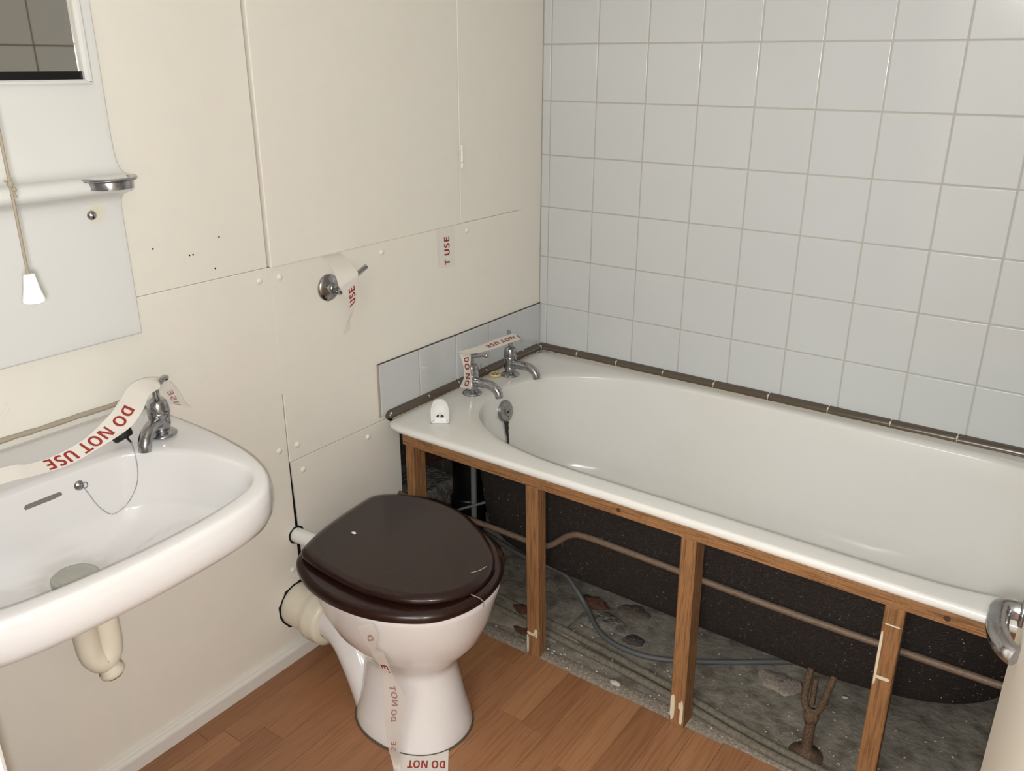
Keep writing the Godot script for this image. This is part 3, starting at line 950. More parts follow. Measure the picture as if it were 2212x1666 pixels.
func bath_frame() -> void:
	var f := thing("softwood_framing", "bare softwood frame of rail and posts along the front of the bath", "wooden frame")
	obj("rail", boxm(Vector3(0.078, 0.4765, 0.703), Vector3(1.72, 0.5035, 0.7385), 0.002), M["level softwood"], f)
	for q in [[0.703, 0.4915, 0.0055], [1.348, 0.491, 0.006]]:
		obj("knot", lathem([Vector2(q[2], 0.0), Vector2(q[2] * 0.9, 0.0006), Vector2(0.0, 0.0006)], facing(Vector3(0, 0, 1), Vector3(q[0], q[1], 0.7384)), 14), M["knot wood"], f)
	for q in [[0.0865, 0.113, 0.690, 0.0, 0.0], [0.4588, 0.4935, 0.703, 0.006, -0.008], [0.8495, 0.8835, 0.690, 0.010, 0.003], [1.2485, 1.283, 0.712, 0.004, -0.004]]:
		var m := MB.new()
		var z0: float = q[2]
		m.box(Vector3(q[0], 0.0, z0), Vector3(q[1], 0.4775, 0.738), 0.002, Transform3D(Basis(Vector3(1, 0, 0), Vector3(-q[3] / 0.478, 1, -q[4] / 0.478), Vector3(0, 0, 1)), Vector3(q[3], 0.0, q[4])))
		var p := obj("post", m.done(), M["upright softwood"], f)
		# remains of cream paint near the feet
		var bx: float = q[0] + q[3]; var ex: float = q[1] + q[3]
		var patches := []
		if absf(q[0] - 0.4588) < 0.01: patches = [[bx + 0.001, bx + 0.027, 0.062, 0.071, 0.0], [bx + 0.022, bx + 0.033, 0.060, 0.085, 0.0], [bx - 0.0, bx + 0.006, 0.008, 0.062, 0.0]]
		elif absf(q[0] - 0.8495) < 0.01: patches = [[bx + 0.001, bx + 0.012, 0.012, 0.085, 0.0], [bx + 0.024, bx + 0.032, 0.006, 0.075, 0.0], [bx + 0.020, bx + 0.026, 0.050, 0.068, 0.0]]
		elif q[0] > 1.2: patches = [[bx + 0.001, bx + 0.006, 0.30, 0.43, 0.0], [bx + 0.002, bx + 0.032, 0.438, 0.441, 0.0], [bx + 0.004, bx + 0.030, 0.318, 0.326, 0.0]]
		for t in patches:
			var pm := MB.new()
			var loop := []
			for k in 14:
				var a := TAU * k / 14
				var e := Vector2(signf(cos(a)) * pow(absf(cos(a)), 0.6), signf(sin(a)) * pow(absf(sin(a)), 0.6)) * rng.randf_range(0.8, 1.05)
				var yy: float = (t[2] + t[3]) / 2 + e.y * (t[3] - t[2]) / 2
				loop.append(Vector3((t[0] + t[1]) / 2 + e.x * (t[1] - t[0]) / 2 - q[3] * yy / 0.478, yy, 0.7381 + q[4] * (1 - yy / 0.478)))
			pm.prism(loop, Vector3(0, 0, 0.0006))
			obj("paint_patch", pm.done(), M["paint remnant"], p, "patch of old cream paint")


# ---------------------------------------------------------------- taps
func tap(called: String, label: String, at: Vector3, turn: float, size: Vector3, spout: Array, lever_turn: float, h_extra := 0.0, reach := 1.0) -> Node3D:
	var t := thing(called, label, "tap", at)
	t.rotation.y = turn
	t.scale = size
	var c: Material = M["chrome"]
	obj("flange", lathem([Vector2(0.0, 0.0), Vector2(0.027, 0.0), Vector2(0.0275, 0.003), Vector2(0.024, 0.006), Vector2(0.0165, 0.0085), Vector2(0.0145, 0.012)]), c, t)
	obj("body", lathem([Vector2(0.0145, 0.008), Vector2(0.0165, 0.016), Vector2(0.0185, 0.026), Vector2(0.0185, 0.044), Vector2(0.0175, 0.048), Vector2(0.0195, 0.05), Vector2(0.0195, 0.056), Vector2(0.018, 0.058)]), c, t)
	obj("shroud", lathem([Vector2(0.0185, 0.057), Vector2(0.0195, 0.061), Vector2(0.0186, 0.072), Vector2(0.0165, 0.082), Vector2(0.0125, 0.0865), Vector2(0.008, 0.088), Vector2(0.0, 0.088)]), c, t)
	obj("stem", lathem([Vector2(0.0062, 0.086), Vector2(0.0062, 0.112 + h_extra), Vector2(0.0, 0.113 + h_extra)], Transform3D(), 14), c, t)
	var lv := MB.new()
	var b := Basis(Vector3.UP, lever_turn)
	var y := 0.108 + h_extra
	lv.tube(smooth([b * Vector3(-0.010, y, 0), b * Vector3(0.0, y + 0.003, 0), b * Vector3(0.018 * reach, y + 0.006, 0), b * Vector3(0.036 * reach, y + 0.011, 0), b * Vector3(0.046 * reach, y + 0.010, 0)], 5), smooth([0.005, 0.0068, 0.006, 0.0058, 0.0062].map(func(r): return Vector2(r, 0)), 5).map(func(p): return p.x), 12)
	lv.ball(b * Vector3(0.046 * reach, y + 0.010, 0), 0.0064, 12)
	obj("lever", lv.done(), c, t)
	var sp := MB.new()
	var rr := []
	var path := smooth(spout, 6)
	for i in path.size(): rr.append(lerpf(0.0135, 0.0112, float(i) / path.size()))
	sp.tube(path, rr, 16)
	obj("spout", sp.done(), c, t)
	return t


# ---------------------------------------------------------------- toilet
func toilet() -> void:
	var t := thing("toilet", "white ceramic toilet pan with closed dark brown wooden seat and lid", "toilet")
	var m := MB.new()
	var rows := []
	# cx, cz, back, front, half width, exponent, y
	for q in [[0.375, 1.055, 0.135, 0.138, 0.112, 2.2, 0.0], [0.375, 1.055, 0.135, 0.140, 0.113, 2.2, 0.010], [0.375, 1.055, 0.13, 0.135, 0.107, 2.2, 0.035], [0.375, 1.053, 0.122, 0.124, 0.096, 2.15, 0.08], [0.375, 1.053, 0.118, 0.116, 0.088, 2.1, 0.13],
			[0.375, 1.053, 0.118, 0.108, 0.084, 2.05, 0.165], [0.375, 1.053, 0.125, 0.112, 0.088, 2.0, 0.190], [0.37, 1.053, 0.152, 0.145, 0.113, 2.0, 0.222], [0.365, 1.053, 0.177, 0.179, 0.141, 2.0, 0.26], [0.36, 1.053, 0.191, 0.204, 0.162, 2.05, 0.31],
			[0.36, 1.053, 0.20, 0.213, 0.171, 2.1, 0.35], [0.36, 1.053, 0.203, 0.221, 0.178, 2.1, 0.375], [0.36, 1.053, 0.203, 0.222, 0.179, 2.1, 0.388], [0.36, 1.053, 0.198, 0.216, 0.173, 2.1, 0.394], [0.36, 1.053, 0.16, 0.17, 0.13, 2.1, 0.394], [0.36, 1.053, 0.15, 0.16, 0.12, 2.1, 0.37], [0.36, 1.053, 0.1, 0.1, 0.08, 2.0, 0.25], [0.36, 1.053, 0.01, 0.01, 0.01, 2.0, 0.2]]:
		rows.append(ring(superloop(q[0], q[1], q[2], q[3], q[4], q[5], 64), q[6]))
	m.grid(rows, true)
	obj("pan", m.done(), M["pan ceramic"], t)
	obj("trap_leg", tubem(smooth([Vector3(0.095, 0.143, 1.05), Vector3(0.14, 0.146, 1.053), Vector3(0.19, 0.135, 1.06), Vector3(0.232, 0.10, 1.07), Vector3(0.262, 0.06, 1.078), Vector3(0.285, 0.02, 1.08)], 6), smooth([0.043, 0.044, 0.047, 0.048, 0.047, 0.05].map(func(r): return Vector2(r, 0)), 6).map(func(p): return p.x), 24), M["pan ceramic"], t)
	obj("inlet_horn", lathem([Vector2(0.0, 0.0), Vector2(0.027, 0.0), Vector2(0.03, 0.03), Vector2(0.045, 0.08)], facing(Vector3(1, 0.12, 0.03), Vector3(0.105, 0.34, 1.037))), M["pan ceramic"], t)
	# grimy line where the pan meets the floor
	var gl := MB.new()
	var gp := []
	for p in superloop(0.375, 1.055, 0.1365, 0.1395, 0.113, 2.2, 64): gp.append(Vector3(p.x, 0.001, p.y))
	gp.append(gp[0])
	gl.tube(gp, 0.0034, 8, false)
	obj("floor_seal", gl.done(), M["dark sealant"], t, "grimy sealant round the foot of the pan")
	var seat_loop := smooth([Vector2(0.160, 1.12), Vector2(0.172, 1.165), Vector2(0.192, 1.196), Vector2(0.230, 1.221), Vector2(0.280, 1.241), Vector2(0.338, 1.250), Vector2(0.398, 1.248), Vector2(0.449, 1.237), Vector2(0.499, 1.215), Vector2(0.547, 1.180), Vector2(0.576, 1.133), Vector2(0.589, 1.075), Vector2(0.582, 1.011), Vector2(0.555, 0.952), Vector2(0.501, 0.897), Vector2(0.42, 0.862), Vector2(0.34, 0.852), Vector2(0.26, 0.862), Vector2(0.19, 0.902), Vector2(0.160, 0.97)], 6, true)
	var seat := obj("seat", slab(seat_loop, [[-0.012, 0.3935], [-0.004, 0.395], [-0.0005, 0.399], [0.0, 0.4045], [-0.002, 0.410], [-0.007, 0.4145], [-0.013, 0.417]]), M["mahogany"], t)
	var lid_loop := smooth([Vector2(0.201, 1.187), Vector2(0.190, 1.172), Vector2(0.178, 1.140), Vector2(0.165, 1.090), Vector2(0.155, 1.023), Vector2(0.1485, 0.950), Vector2(0.150, 0.925), Vector2(0.164, 0.904), Vector2(0.192, 0.882), Vector2(0.232, 0.861), Vector2(0.294, 0.850), Vector2(0.369, 0.857), Vector2(0.441, 0.889), Vector2(0.503, 0.930), Vector2(0.547, 0.973), Vector2(0.573, 1.026), Vector2(0.577, 1.078), Vector2(0.560, 1.125), Vector2(0.531, 1.160), Vector2(0.487, 1.188), Vector2(0.421, 1.207), Vector2(0.351, 1.211), Vector2(0.277, 1.206), Vector2(0.226, 1.198)], 5, true)
	obj("lid", slab(lid_loop, [[-0.010, 0.4172], [-0.004, 0.419], [-0.0005, 0.423], [0.0, 0.4275], [-0.003, 0.432], [-0.009, 0.435], [-0.0145, 0.4364], [-0.018, 0.4366]]), M["mahogany"], t)
	for z in [0.985, 1.105]:
		obj("hinge", tubem([Vector3(0.174, 0.412, z - 0.018), Vector3(0.174, 0.412, z + 0.018)], 0.0075, 12), M["chrome"], t)
	# scrap of white on the lid and a scrape on its rim
	var ch := MB.new()
	ch.ball(Vector3(0.243, 0.4375, 1.075), 0.006, 8, Vector3(1.1, 0.25, 0.7))
	obj("paint_speck", ch.done(), M["white plastic"], t, "white paint speck on the lid")
	var sc := MB.new()
	sc.tube(smooth([Vector3(0.541, 0.4366, 1.047), Vector3(0.550, 0.4366, 1.030), Vector3(0.553, 0.4366, 1.010)], 5), 0.0005, 6)
	obj("scratch", sc.done(), M["yellowed plastic"], t, "pale scratch on the lid")
	var strg := MB.new()
	strg.tube(smooth([Vector3(0.566, 0.420, 1.085), Vector3(0.580, 0.4195, 1.085), Vector3(0.588, 0.414, 1.079), Vector3(0.5935, 0.405, 1.074), Vector3(0.5945, 0.394, 1.076)], 5), 0.0012, 6)
	tag(obj("string_end", strg.done(), M["cord"]), "short bit of string hanging out from under the toilet lid", "string")
	# cream connector into the wall
	var pc := thing("pan_connector", "cream plastic soil connector between toilet and panel wall", "pipe connector")
	obj("sleeve", lathem([Vector2(0.055, 0.0), Vector2(0.0545, 0.058), Vector2(0.057, 0.06), Vector2(0.0575, 0.072)], facing(Vector3(1, 0.0, 0.02), Vector3(0.001, 0.143, 1.05))), M["cream plastic"], pc)
	obj("collar", lathem([Vector2(0.0575, 0.07), Vector2(0.0625, 0.073), Vector2(0.061, 0.081), Vector2(0.0635, 0.086), Vector2(0.060, 0.094), Vector2(0.0625, 0.101), Vector2(0.060, 0.109), Vector2(0.061, 0.119), Vector2(0.050, 0.122), Vector2(0.042, 0.122)], facing(Vector3(1, 0.0, 0.02), Vector3(0.001, 0.143, 1.05))), M["cream plastic"], pc)
	tag(obj("flush_pipe", tubem([Vector3(0.0, 0.329, 1.0365), Vector3(0.06, 0.332, 1.0365), Vector3(0.125, 0.342, 1.0375)], 0.018, 20), M["white plastic"]), "short white flush pipe from the panel wall to the back of the toilet", "pipe")


# ---------------------------------------------------------------- basin
func basin() -> void:
	var b := thing("washbasin", "white ceramic wall-hung washbasin with a rounded front lip and brown stains", "washbasin")
	var ctr := Vector2(0.243, 1.655)
	var half_o := [Vector2(0.0, 0.25), Vector2(0.02, 0.272), Vector2(0.07, 0.289), Vector2(0.18, 0.296), Vector2(0.28, 0.292), Vector2(0.355, 0.278), Vector2(0.415, 0.252), Vector2(0.452, 0.208), Vector2(0.470, 0.13), Vector2(0.477, 0.0)]
	var half_i := [Vector2(0.168, 0.11), Vector2(0.178, 0.155), Vector2(0.205, 0.19), Vector2(0.255, 0.225), Vector2(0.32, 0.243), Vector2(0.375, 0.242), Vector2(0.412, 0.215), Vector2(0.43, 0.165), Vector2(0.442, 0.09), Vector2(0.446, 0.0)]
	var loopify := func(h: Array) -> Array:
		var pts := []
		for p in h: pts.append(Vector2(p.x, 1.655 - p.y))
		for i in range(h.size() - 2, -1, -1): pts.append(Vector2(h[i].x, 1.655 + h[i].y))
		pts = smooth(pts, 5, true)
		return pts
	# rings share the count: back edge runs straight from the last point to the first
	var outer: Array = loopify.call(half_o)
	var inner: Array = loopify.call(half_i)
	for i in outer.size(): outer[i].x = maxf(outer[i].x, 0.002)
	var N := outer.size()
	var rows := []
	var cols := []
	var nz := noise(40.0, 3, 12)
	var add := func(loop: Array, y: float, slope: float) -> void:
		var row := PackedVector3Array(); var cr := PackedColorArray()
		for p in loop:
			var q := Vector3(p.x, y + (0.015 - 0.066 * p.x) * slope, p.y)
			row.append(q)
			# brown scum line round the waste, and one farther up the bowl
			var k := 0.0
			if y < 0.70:
				var d := (Vector2(p.x, p.y) - ctr).length() * (1.0 + 0.1 * nz.get_noise_2d(p.x, p.y))
				k = 0.28 * exp(-pow((d - 0.045) / 0.008, 2.0)) + 0.16 * exp(-pow((d - 0.06) / 0.012, 2.0)) * (0.5 + nz.get_noise_2d(p.x * 2, p.y))
				var e := (Vector2(p.x, p.y) - Vector2(0.315, 1.53)).length()
				if p.x < 0.37 and p.y < 1.57: k += 0.22 * exp(-pow((e - 0.072) / 0.004, 2.0)) * clampf(0.7 + nz.get_noise_2d(p.x * 3, p.y * 3), 0.0, 1.0)
			cr.append(Color.WHITE.lerp(Color(0.42, 0.36, 0.26), clampf(k, 0.0, 0.8)))
		rows.append(row); cols.append(cr)
	var lerpl := func(a: Array, c: Array, k: float) -> Array:
		var o := []
		for i in N: o.append(a[i].lerp(c[i], k))
		return o
	var to_ctr := func(a: Array, k: float) -> Array:
		var o := []
		for p in a: o.append(ctr + (p - ctr) * k)
		return o
	# bowl, from the waste outwards
	for i in 26:
		var k := 0.02 + 0.9 * i / 25.0
		add.call(to_ctr.call(inner, k), 0.632 + 0.012 * k + 0.062 * pow(k, 5.0), 0.0)
	for q in [[0.945, 0.722, 0.2], [0.965, 0.740, 0.5], [0.98, 0.755, 0.8], [0.992, 0.7655, 1.0], [1.0, 0.7705, 1.0]]: add.call(to_ctr.call(inner, q[0]), q[1], q[2])
	for q in [[0.08, 0.7735], [0.25, 0.7745], [0.5, 0.775], [0.72, 0.7745], [0.85, 0.773], [0.93, 0.7695], [0.975, 0.764], [1.0, 0.755]]: add.call(lerpl.call(inner, outer, q[0]), q[1], 1.0)
	for q in [[0.001, 0.744], [0.0005, 0.73], [-0.002, 0.716], [-0.008, 0.704], [-0.018, 0.697], [-0.032, 0.694], [-0.06, 0.683]]:
		var l: Array = offset_loop(outer, q[0])
		for i in N: l[i].x = maxf(l[i].x, 0.002)
		add.call(l, q[1], 0.6)
	for q in [[0.78, 0.652], [0.64, 0.629], [0.45, 0.614], [0.2, 0.604], [0.02, 0.602]]: add.call(to_ctr.call(inner, q[0]), q[1], 0.0)
	var m := MB.new()
	m.grid(rows, true, true, cols)
	obj("bowl", m.done(), M["ceramic"], b)
	# overflow slot in the back of the bowl, its recess shade painted grey
	var os := MB.new()
	var op := []
	for k in 24:
		var a := TAU * k / 24
		op.append(Vector3(0.1688, 0.7447 + sin(a) * 0.0049, (1.6705 if cos(a) < 0 else 1.6215) - cos(a) * 0.0049))
	os.prism(op, Vector3(0.0007, 0, 0))
	obj("overflow_slot", os.done(), M["slot shade grey"], b, "oval overflow slot with its recess shade painted grey")
	var wm := MB.new()
	wm.lathe([Vector2(0.035, -0.004), Vector2(0.035, 0.002), Vector2(0.032, 0.0045), Vector2(0.028, 0.0035), Vector2(0.024, 0.001), Vector2(0.016, 0.003), Vector2(0.0, 0.0045)], Transform3D(Basis(), Vector3(ctr.x, 0.639, ctr.y)))
	obj("waste_outlet", wm.done(), M["tarnished metal"], b, "tarnished metal waste outlet")
	# sealant line against the wall
	var sl := MB.new()
	var sp := []
	var sr := []
	for i in 30:
		sp.append(Vector3(0.003, 0.7935 + rng.randf_range(-0.0007, 0.0007), 1.40 + i * 0.0178))
		sr.append(rng.randf_range(0.0042, 0.0056))
	sl.tube(sp, sr, 8)
	obj("wall_sealant", sl.done(), M["sealant"], b)
	# trap below
	var tr := thing("basin_trap", "cream plastic U-shaped trap under the washbasin", "waste trap")
	obj("u_bend", tubem(smooth([Vector3(0.228, 0.612, 1.655), Vector3(0.207, 0.52, 1.644), Vector3(0.203, 0.47, 1.640), Vector3(0.204, 0.448, 1.632), Vector3(0.205, 0.440, 1.622), Vector3(0.205, 0.447, 1.611), Vector3(0.203, 0.468, 1.605), Vector3(0.198, 0.53, 1.603), Vector3(0.19, 0.575, 1.603), Vector3(0.16, 0.592, 1.603), Vector3(0.0, 0.588, 1.603)], 7), 0.0195, 20), M["cream plastic"], tr)
	obj("drain_plug", lathem([Vector2(0.017, 0.0), Vector2(0.0175, 0.012), Vector2(0.0205, 0.013), Vector2(0.0205, 0.021), Vector2(0.016, 0.023), Vector2(0.015, 0.027), Vector2(0.0, 0.027)], facing(Vector3(0.12, -1, -0.25), Vector3(0.205, 0.432, 1.617))), M["cream plastic"], tr)
	obj("union_nut", lathem([Vector2(0.021, 0.0), Vector2(0.027, 0.001), Vector2(0.027, 0.024), Vector2(0.021, 0.025)], Transform3D(Basis(), Vector3(0.221, 0.578, 1.652)), 16), M["cream plastic"], tr)
	# plug, chain and stay
	var pg := thing("basin_plug", "black rubber plug on a ball chain lying on the washbasin ledge", "plug")
	var px := facing(Vector3(-0.46, 0.86, 0.2), Vector3(0.1565, 0.7995, 1.4965))
	obj("rubber_disc", lathem([Vector2(0.0, -0.007), Vector2(0.014, -0.007), Vector2(0.0165, -0.004), Vector2(0.018, 0.004), Vector2(0.018, 0.006), Vector2(0.0158, 0.007), Vector2(0.015, 0.0035), Vector2(0.0, 0.0035)], px), M["black rubber"], pg)
	var path := smooth([Vector3(0.163, 0.7835, 1.4862), Vector3(0.1805, 0.7735, 1.4935), Vector3(0.1855, 0.762, 1.4955), Vector3(0.1865, 0.747, 1.4962), Vector3(0.187, 0.727, 1.4998), Vector3(0.185, 0.7078, 1.5075), Vector3(0.179, 0.6862, 1.5225), Vector3(0.1775, 0.6788, 1.546), Vector3(0.174, 0.6912, 1.560), Vector3(0.173, 0.710, 1.570), Vector3(0.1718, 0.7302, 1.5775), Vector3(0.171, 0.7415, 1.5822)], 14)
	var cm := MB.new()
	var run := 0.0
	for i in range(1, path.size()):
		var d: float = (path[i] - path[i - 1]).length()
		run += d
		if run > 0.0027:
			cm.ball(path[i], 0.00125, 6)
			run = 0.0
	cm.tube(path, 0.0004, 5)
	obj("ball_chain", cm.done(), M["chain metal"], pg)
	obj("plug_eye", tubem(smooth([Vector3(0.152, 0.791, 1.487), Vector3(0.158, 0.787, 1.487), Vector3(0.163, 0.7845, 1.4865)], 4), 0.0024, 8), M["chain metal"], pg)
	var sy := thing("chain_stay", "small chrome chain stay fixed in the back of the basin bowl", "chain stay")
	obj("rose", lathem([Vector2(0.0085, 0.0), Vector2(0.0082, 0.002), Vector2(0.005, 0.0045), Vector2(0.0, 0.0052)], facing(Vector3(1, 0.15, 0), Vector3(0.1682, 0.7475, 1.588))), M["chrome"], sy)
	var lp := []
	for k in 13: lp.append(Vector3(0.1735, 0.7465, 1.5805) + Vector3(0, cos(TAU * k / 12) * 0.005, sin(TAU * k / 12) * 0.004))
	obj("loop", tubem(lp, 0.0009, 6), M["chrome"], sy)


# ---------------------------------------------------------------- vanity unit above the basin
func vanity() -> void:
	var u := thing("vanity_unit", "glossy white moulded backplate with shelf and mirror above the washbasin", "vanity unit")
	var prof := [Vector2(0.0205, 0.922), Vector2(0.0205, 1.0), Vector2(0.0205, 1.09), Vector2(0.0205, 1.14), Vector2(0.022, 1.157), Vector2(0.028, 1.169), Vector2(0.042, 1.176), Vector2(0.056, 1.180), Vector2(0.064, 1.184), Vector2(0.068, 1.191), Vector2(0.067, 1.199), Vector2(0.062, 1.2055), Vector2(0.053, 1.2085), Vector2(0.042, 1.2105), Vector2(0.033, 1.217), Vector2(0.027, 1.229), Vector2(0.0235, 1.248), Vector2(0.022, 1.28), Vector2(0.022, 1.32), Vector2(0.022, 1.40), Vector2(0.022, 1.70)]
	prof = smooth(prof, 3)
	var rows := []
	var cols := []
	var zc := 1.655
	for p in prof:
		var proud: float = maxf(0.0, p.x - 0.022)
		var hw: float = 0.303 + minf(0.004, proud * 0.1)
		var row := PackedVector3Array(); var cr := PackedColorArray()
		var us := [[-1.0, 0.0], [-1.0, 0.35], [-0.9985, 0.75], [-0.994, 0.93], [-0.985, 1.0]]
		for k in 15: us.append([lerpf(-0.96, 0.96, k / 14.0), 1.0])
		us.append_array([[0.985, 1.0], [0.994, 0.93], [0.9985, 0.75], [1.0, 0.35], [1.0, 0.0]])
		for e in us:
			# front depth shrinks towards the wall at the edges
			var q := Vector3(0.0006 + (p.x - 0.0006) * e[1], p.y, zc + hw * e[0])
			row.append(q)
			cr.append(Color.WHITE)
		rows.append(row); cols.append(cr)
	var m := MB.new()
	# rounded lower edge
	var low := []
	for q in [[0.0006, 0.9165], [0.010, 0.9168], [0.017, 0.9182]]:
		var row := PackedVector3Array()
		for j in rows[0].size(): row.append(Vector3(minf(rows[0][j].x, q[0]), q[1], rows[0][j].z))
		low.append(row)
	m.grid(low + rows, false)
	obj("backplate", m.done(), M["moulded plastic"], u)
	# raised frame round the mirror
	var mx := 0.034
	var zr := 1.377
	var zl := 2 * zc - zr
	var fr := MB.new()
	fr.box(Vector3(0.020, 1.352, zr), Vector3(mx + 0.004, 1.3600, zl), 0.003)
	fr.box(Vector3(0.020, 1.352, zr), Vector3(mx + 0.004, 1.70, zr + 0.013), 0.004)
	fr.box(Vector3(0.020, 1.352, zl - 0.013), Vector3(mx + 0.004, 1.70, zl), 0.004)
	obj("mirror_frame", fr.done(), M["moulded plastic"], u)
	obj("slot", boxm(Vector3(0.022, 1.358, zr + 0.012), Vector3(mx - 0.006, 1.380, zl - 0.012), 0.001), M["black plastic"], u, "black gap below the mirror")
	var mi := MB.new()
	mi.box(Vector3(0.021, 1.3725, zr + 0.0225), Vector3(mx, 1.70, zl - 0.0225), 0.0)
	mi.face([Vector3(mx, 1.3725, zr + 0.0225), Vector3(mx - 0.0035, 1.3725, zr + 0.0125), Vector3(mx - 0.0035, 1.70, zr + 0.0125), Vector3(mx, 1.70, zr + 0.0225)], Vector3(1, 0, -0.3))
	mi.face([Vector3(mx, 1.3725, zl - 0.0225), Vector3(mx - 0.0035, 1.3725, zl - 0.0125), Vector3(mx - 0.0035, 1.70, zl - 0.0125), Vector3(mx, 1.70, zl - 0.0225)], Vector3(1, 0, 0.3))
	obj("mirror", mi.done(), M["mirror silver"], u, "bevelled mirror glass")
	# chrome screw with a yellow stain
	obj("screw", lathem([Vector2(0.0085, 0.0), Vector2(0.008, 0.003), Vector2(0.0055, 0.0062), Vector2(0.0, 0.0075)], facing(Vector3(1, 0, 0), Vector3(0.0203, 1.1427, 1.4116)), 18), M["chrome"], u, "domed chrome screw")
	var sn := MB.new()
	var srow := []; var scol := []
	for i in 9:
		var row := PackedVector3Array(); var cr := PackedColorArray()
		for k in 28:
			var a := TAU * k / 28
			row.append(Vector3(0.0209 + maxf(0.0, 1.146 + sin(a) * 0.026 * i / 8.0 - 1.138) * 0.09, 1.146 + sin(a) * 0.026 * i / 8.0, 1.4035 + cos(a) * 0.022 * i / 8.0))
			cr.append(Color(0.97, 0.87, 0.56).lerp(Color.WHITE, pow(i / 8.0, 0.6)))
		srow.append(row); scol.append(cr)
	sn.grid(srow, true, false, scol)
	obj("yellow_stain", sn.done(), M["moulded plastic"], u, "yellow stain beside the screw")
	# chrome tumbler ring let into the right-hand end of the shelf
	var tr := thing("tumbler_holder", "chrome ring holder set into the right-hand end of the shelf", "tumbler holder")
	obj("rim", lathem([Vector2(0.034, 0.002), Vector2(0.0445, 0.0015), Vector2(0.046, 0.004), Vector2(0.0445, 0.0062), Vector2(0.034, 0.006), Vector2(0.033, 0.004), Vector2(0.034, 0.002)], Transform3D(Basis(), Vector3(0.060, 1.2015, 1.3935)), 40), M["chrome"], tr)
	obj("cup", lathem([Vector2(0.0375, -0.010), Vector2(0.038, -0.012), Vector2(0.0385, 0.003), Vector2(0.034, 0.003)], Transform3D(Basis(), Vector3(0.060, 1.2015, 1.3935)), 40), M["chrome"], tr)
	# pull cord for the light
	var pc := thing("pull_cord", "knotted light pull cord with white acorn handle hanging before the basin mirror", "pull cord")
	var cx := 0.5
	var cz := 1.748
	obj("cord", tubem([Vector3(cx, 2.35, cz), Vector3(cx, 1.8, cz + 0.001), Vector3(cx, 1.28, cz), Vector3(cx, 1.172, cz + 0.0005)], 0.0017, 8), M["cord"], pc)
	var kn := MB.new()
	kn.ball(Vector3(cx, 1.268, cz), 0.0034, 8, Vector3(1, 1.3, 1))
	kn.ball(Vector3(cx + 0.002, 1.2625, cz - 0.002), 0.0028, 8)
	kn.tube([Vector3(cx, 1.262, cz), Vector3(cx + 0.003, 1.254, cz - 0.003)], 0.0013, 6)
	kn.tube([Vector3(cx, 1.268, cz), Vector3(cx - 0.003, 1.272, cz + 0.004)], 0.0010, 6)
	obj("knot", kn.done(), M["cord"], pc)
	obj("handle", lathem([Vector2(0.0, 1.173), Vector2(0.0055, 1.173), Vector2(0.0062, 1.171), Vector2(0.0085, 1.157), Vector2(0.0118, 1.1445), Vector2(0.0120, 1.1425), Vector2(0.0105, 1.1415), Vector2(0.0, 1.1415)], Transform3D(Basis(), Vector3(cx, 0, cz)), 20), M["white plastic"], pc, "white cone-shaped pull")


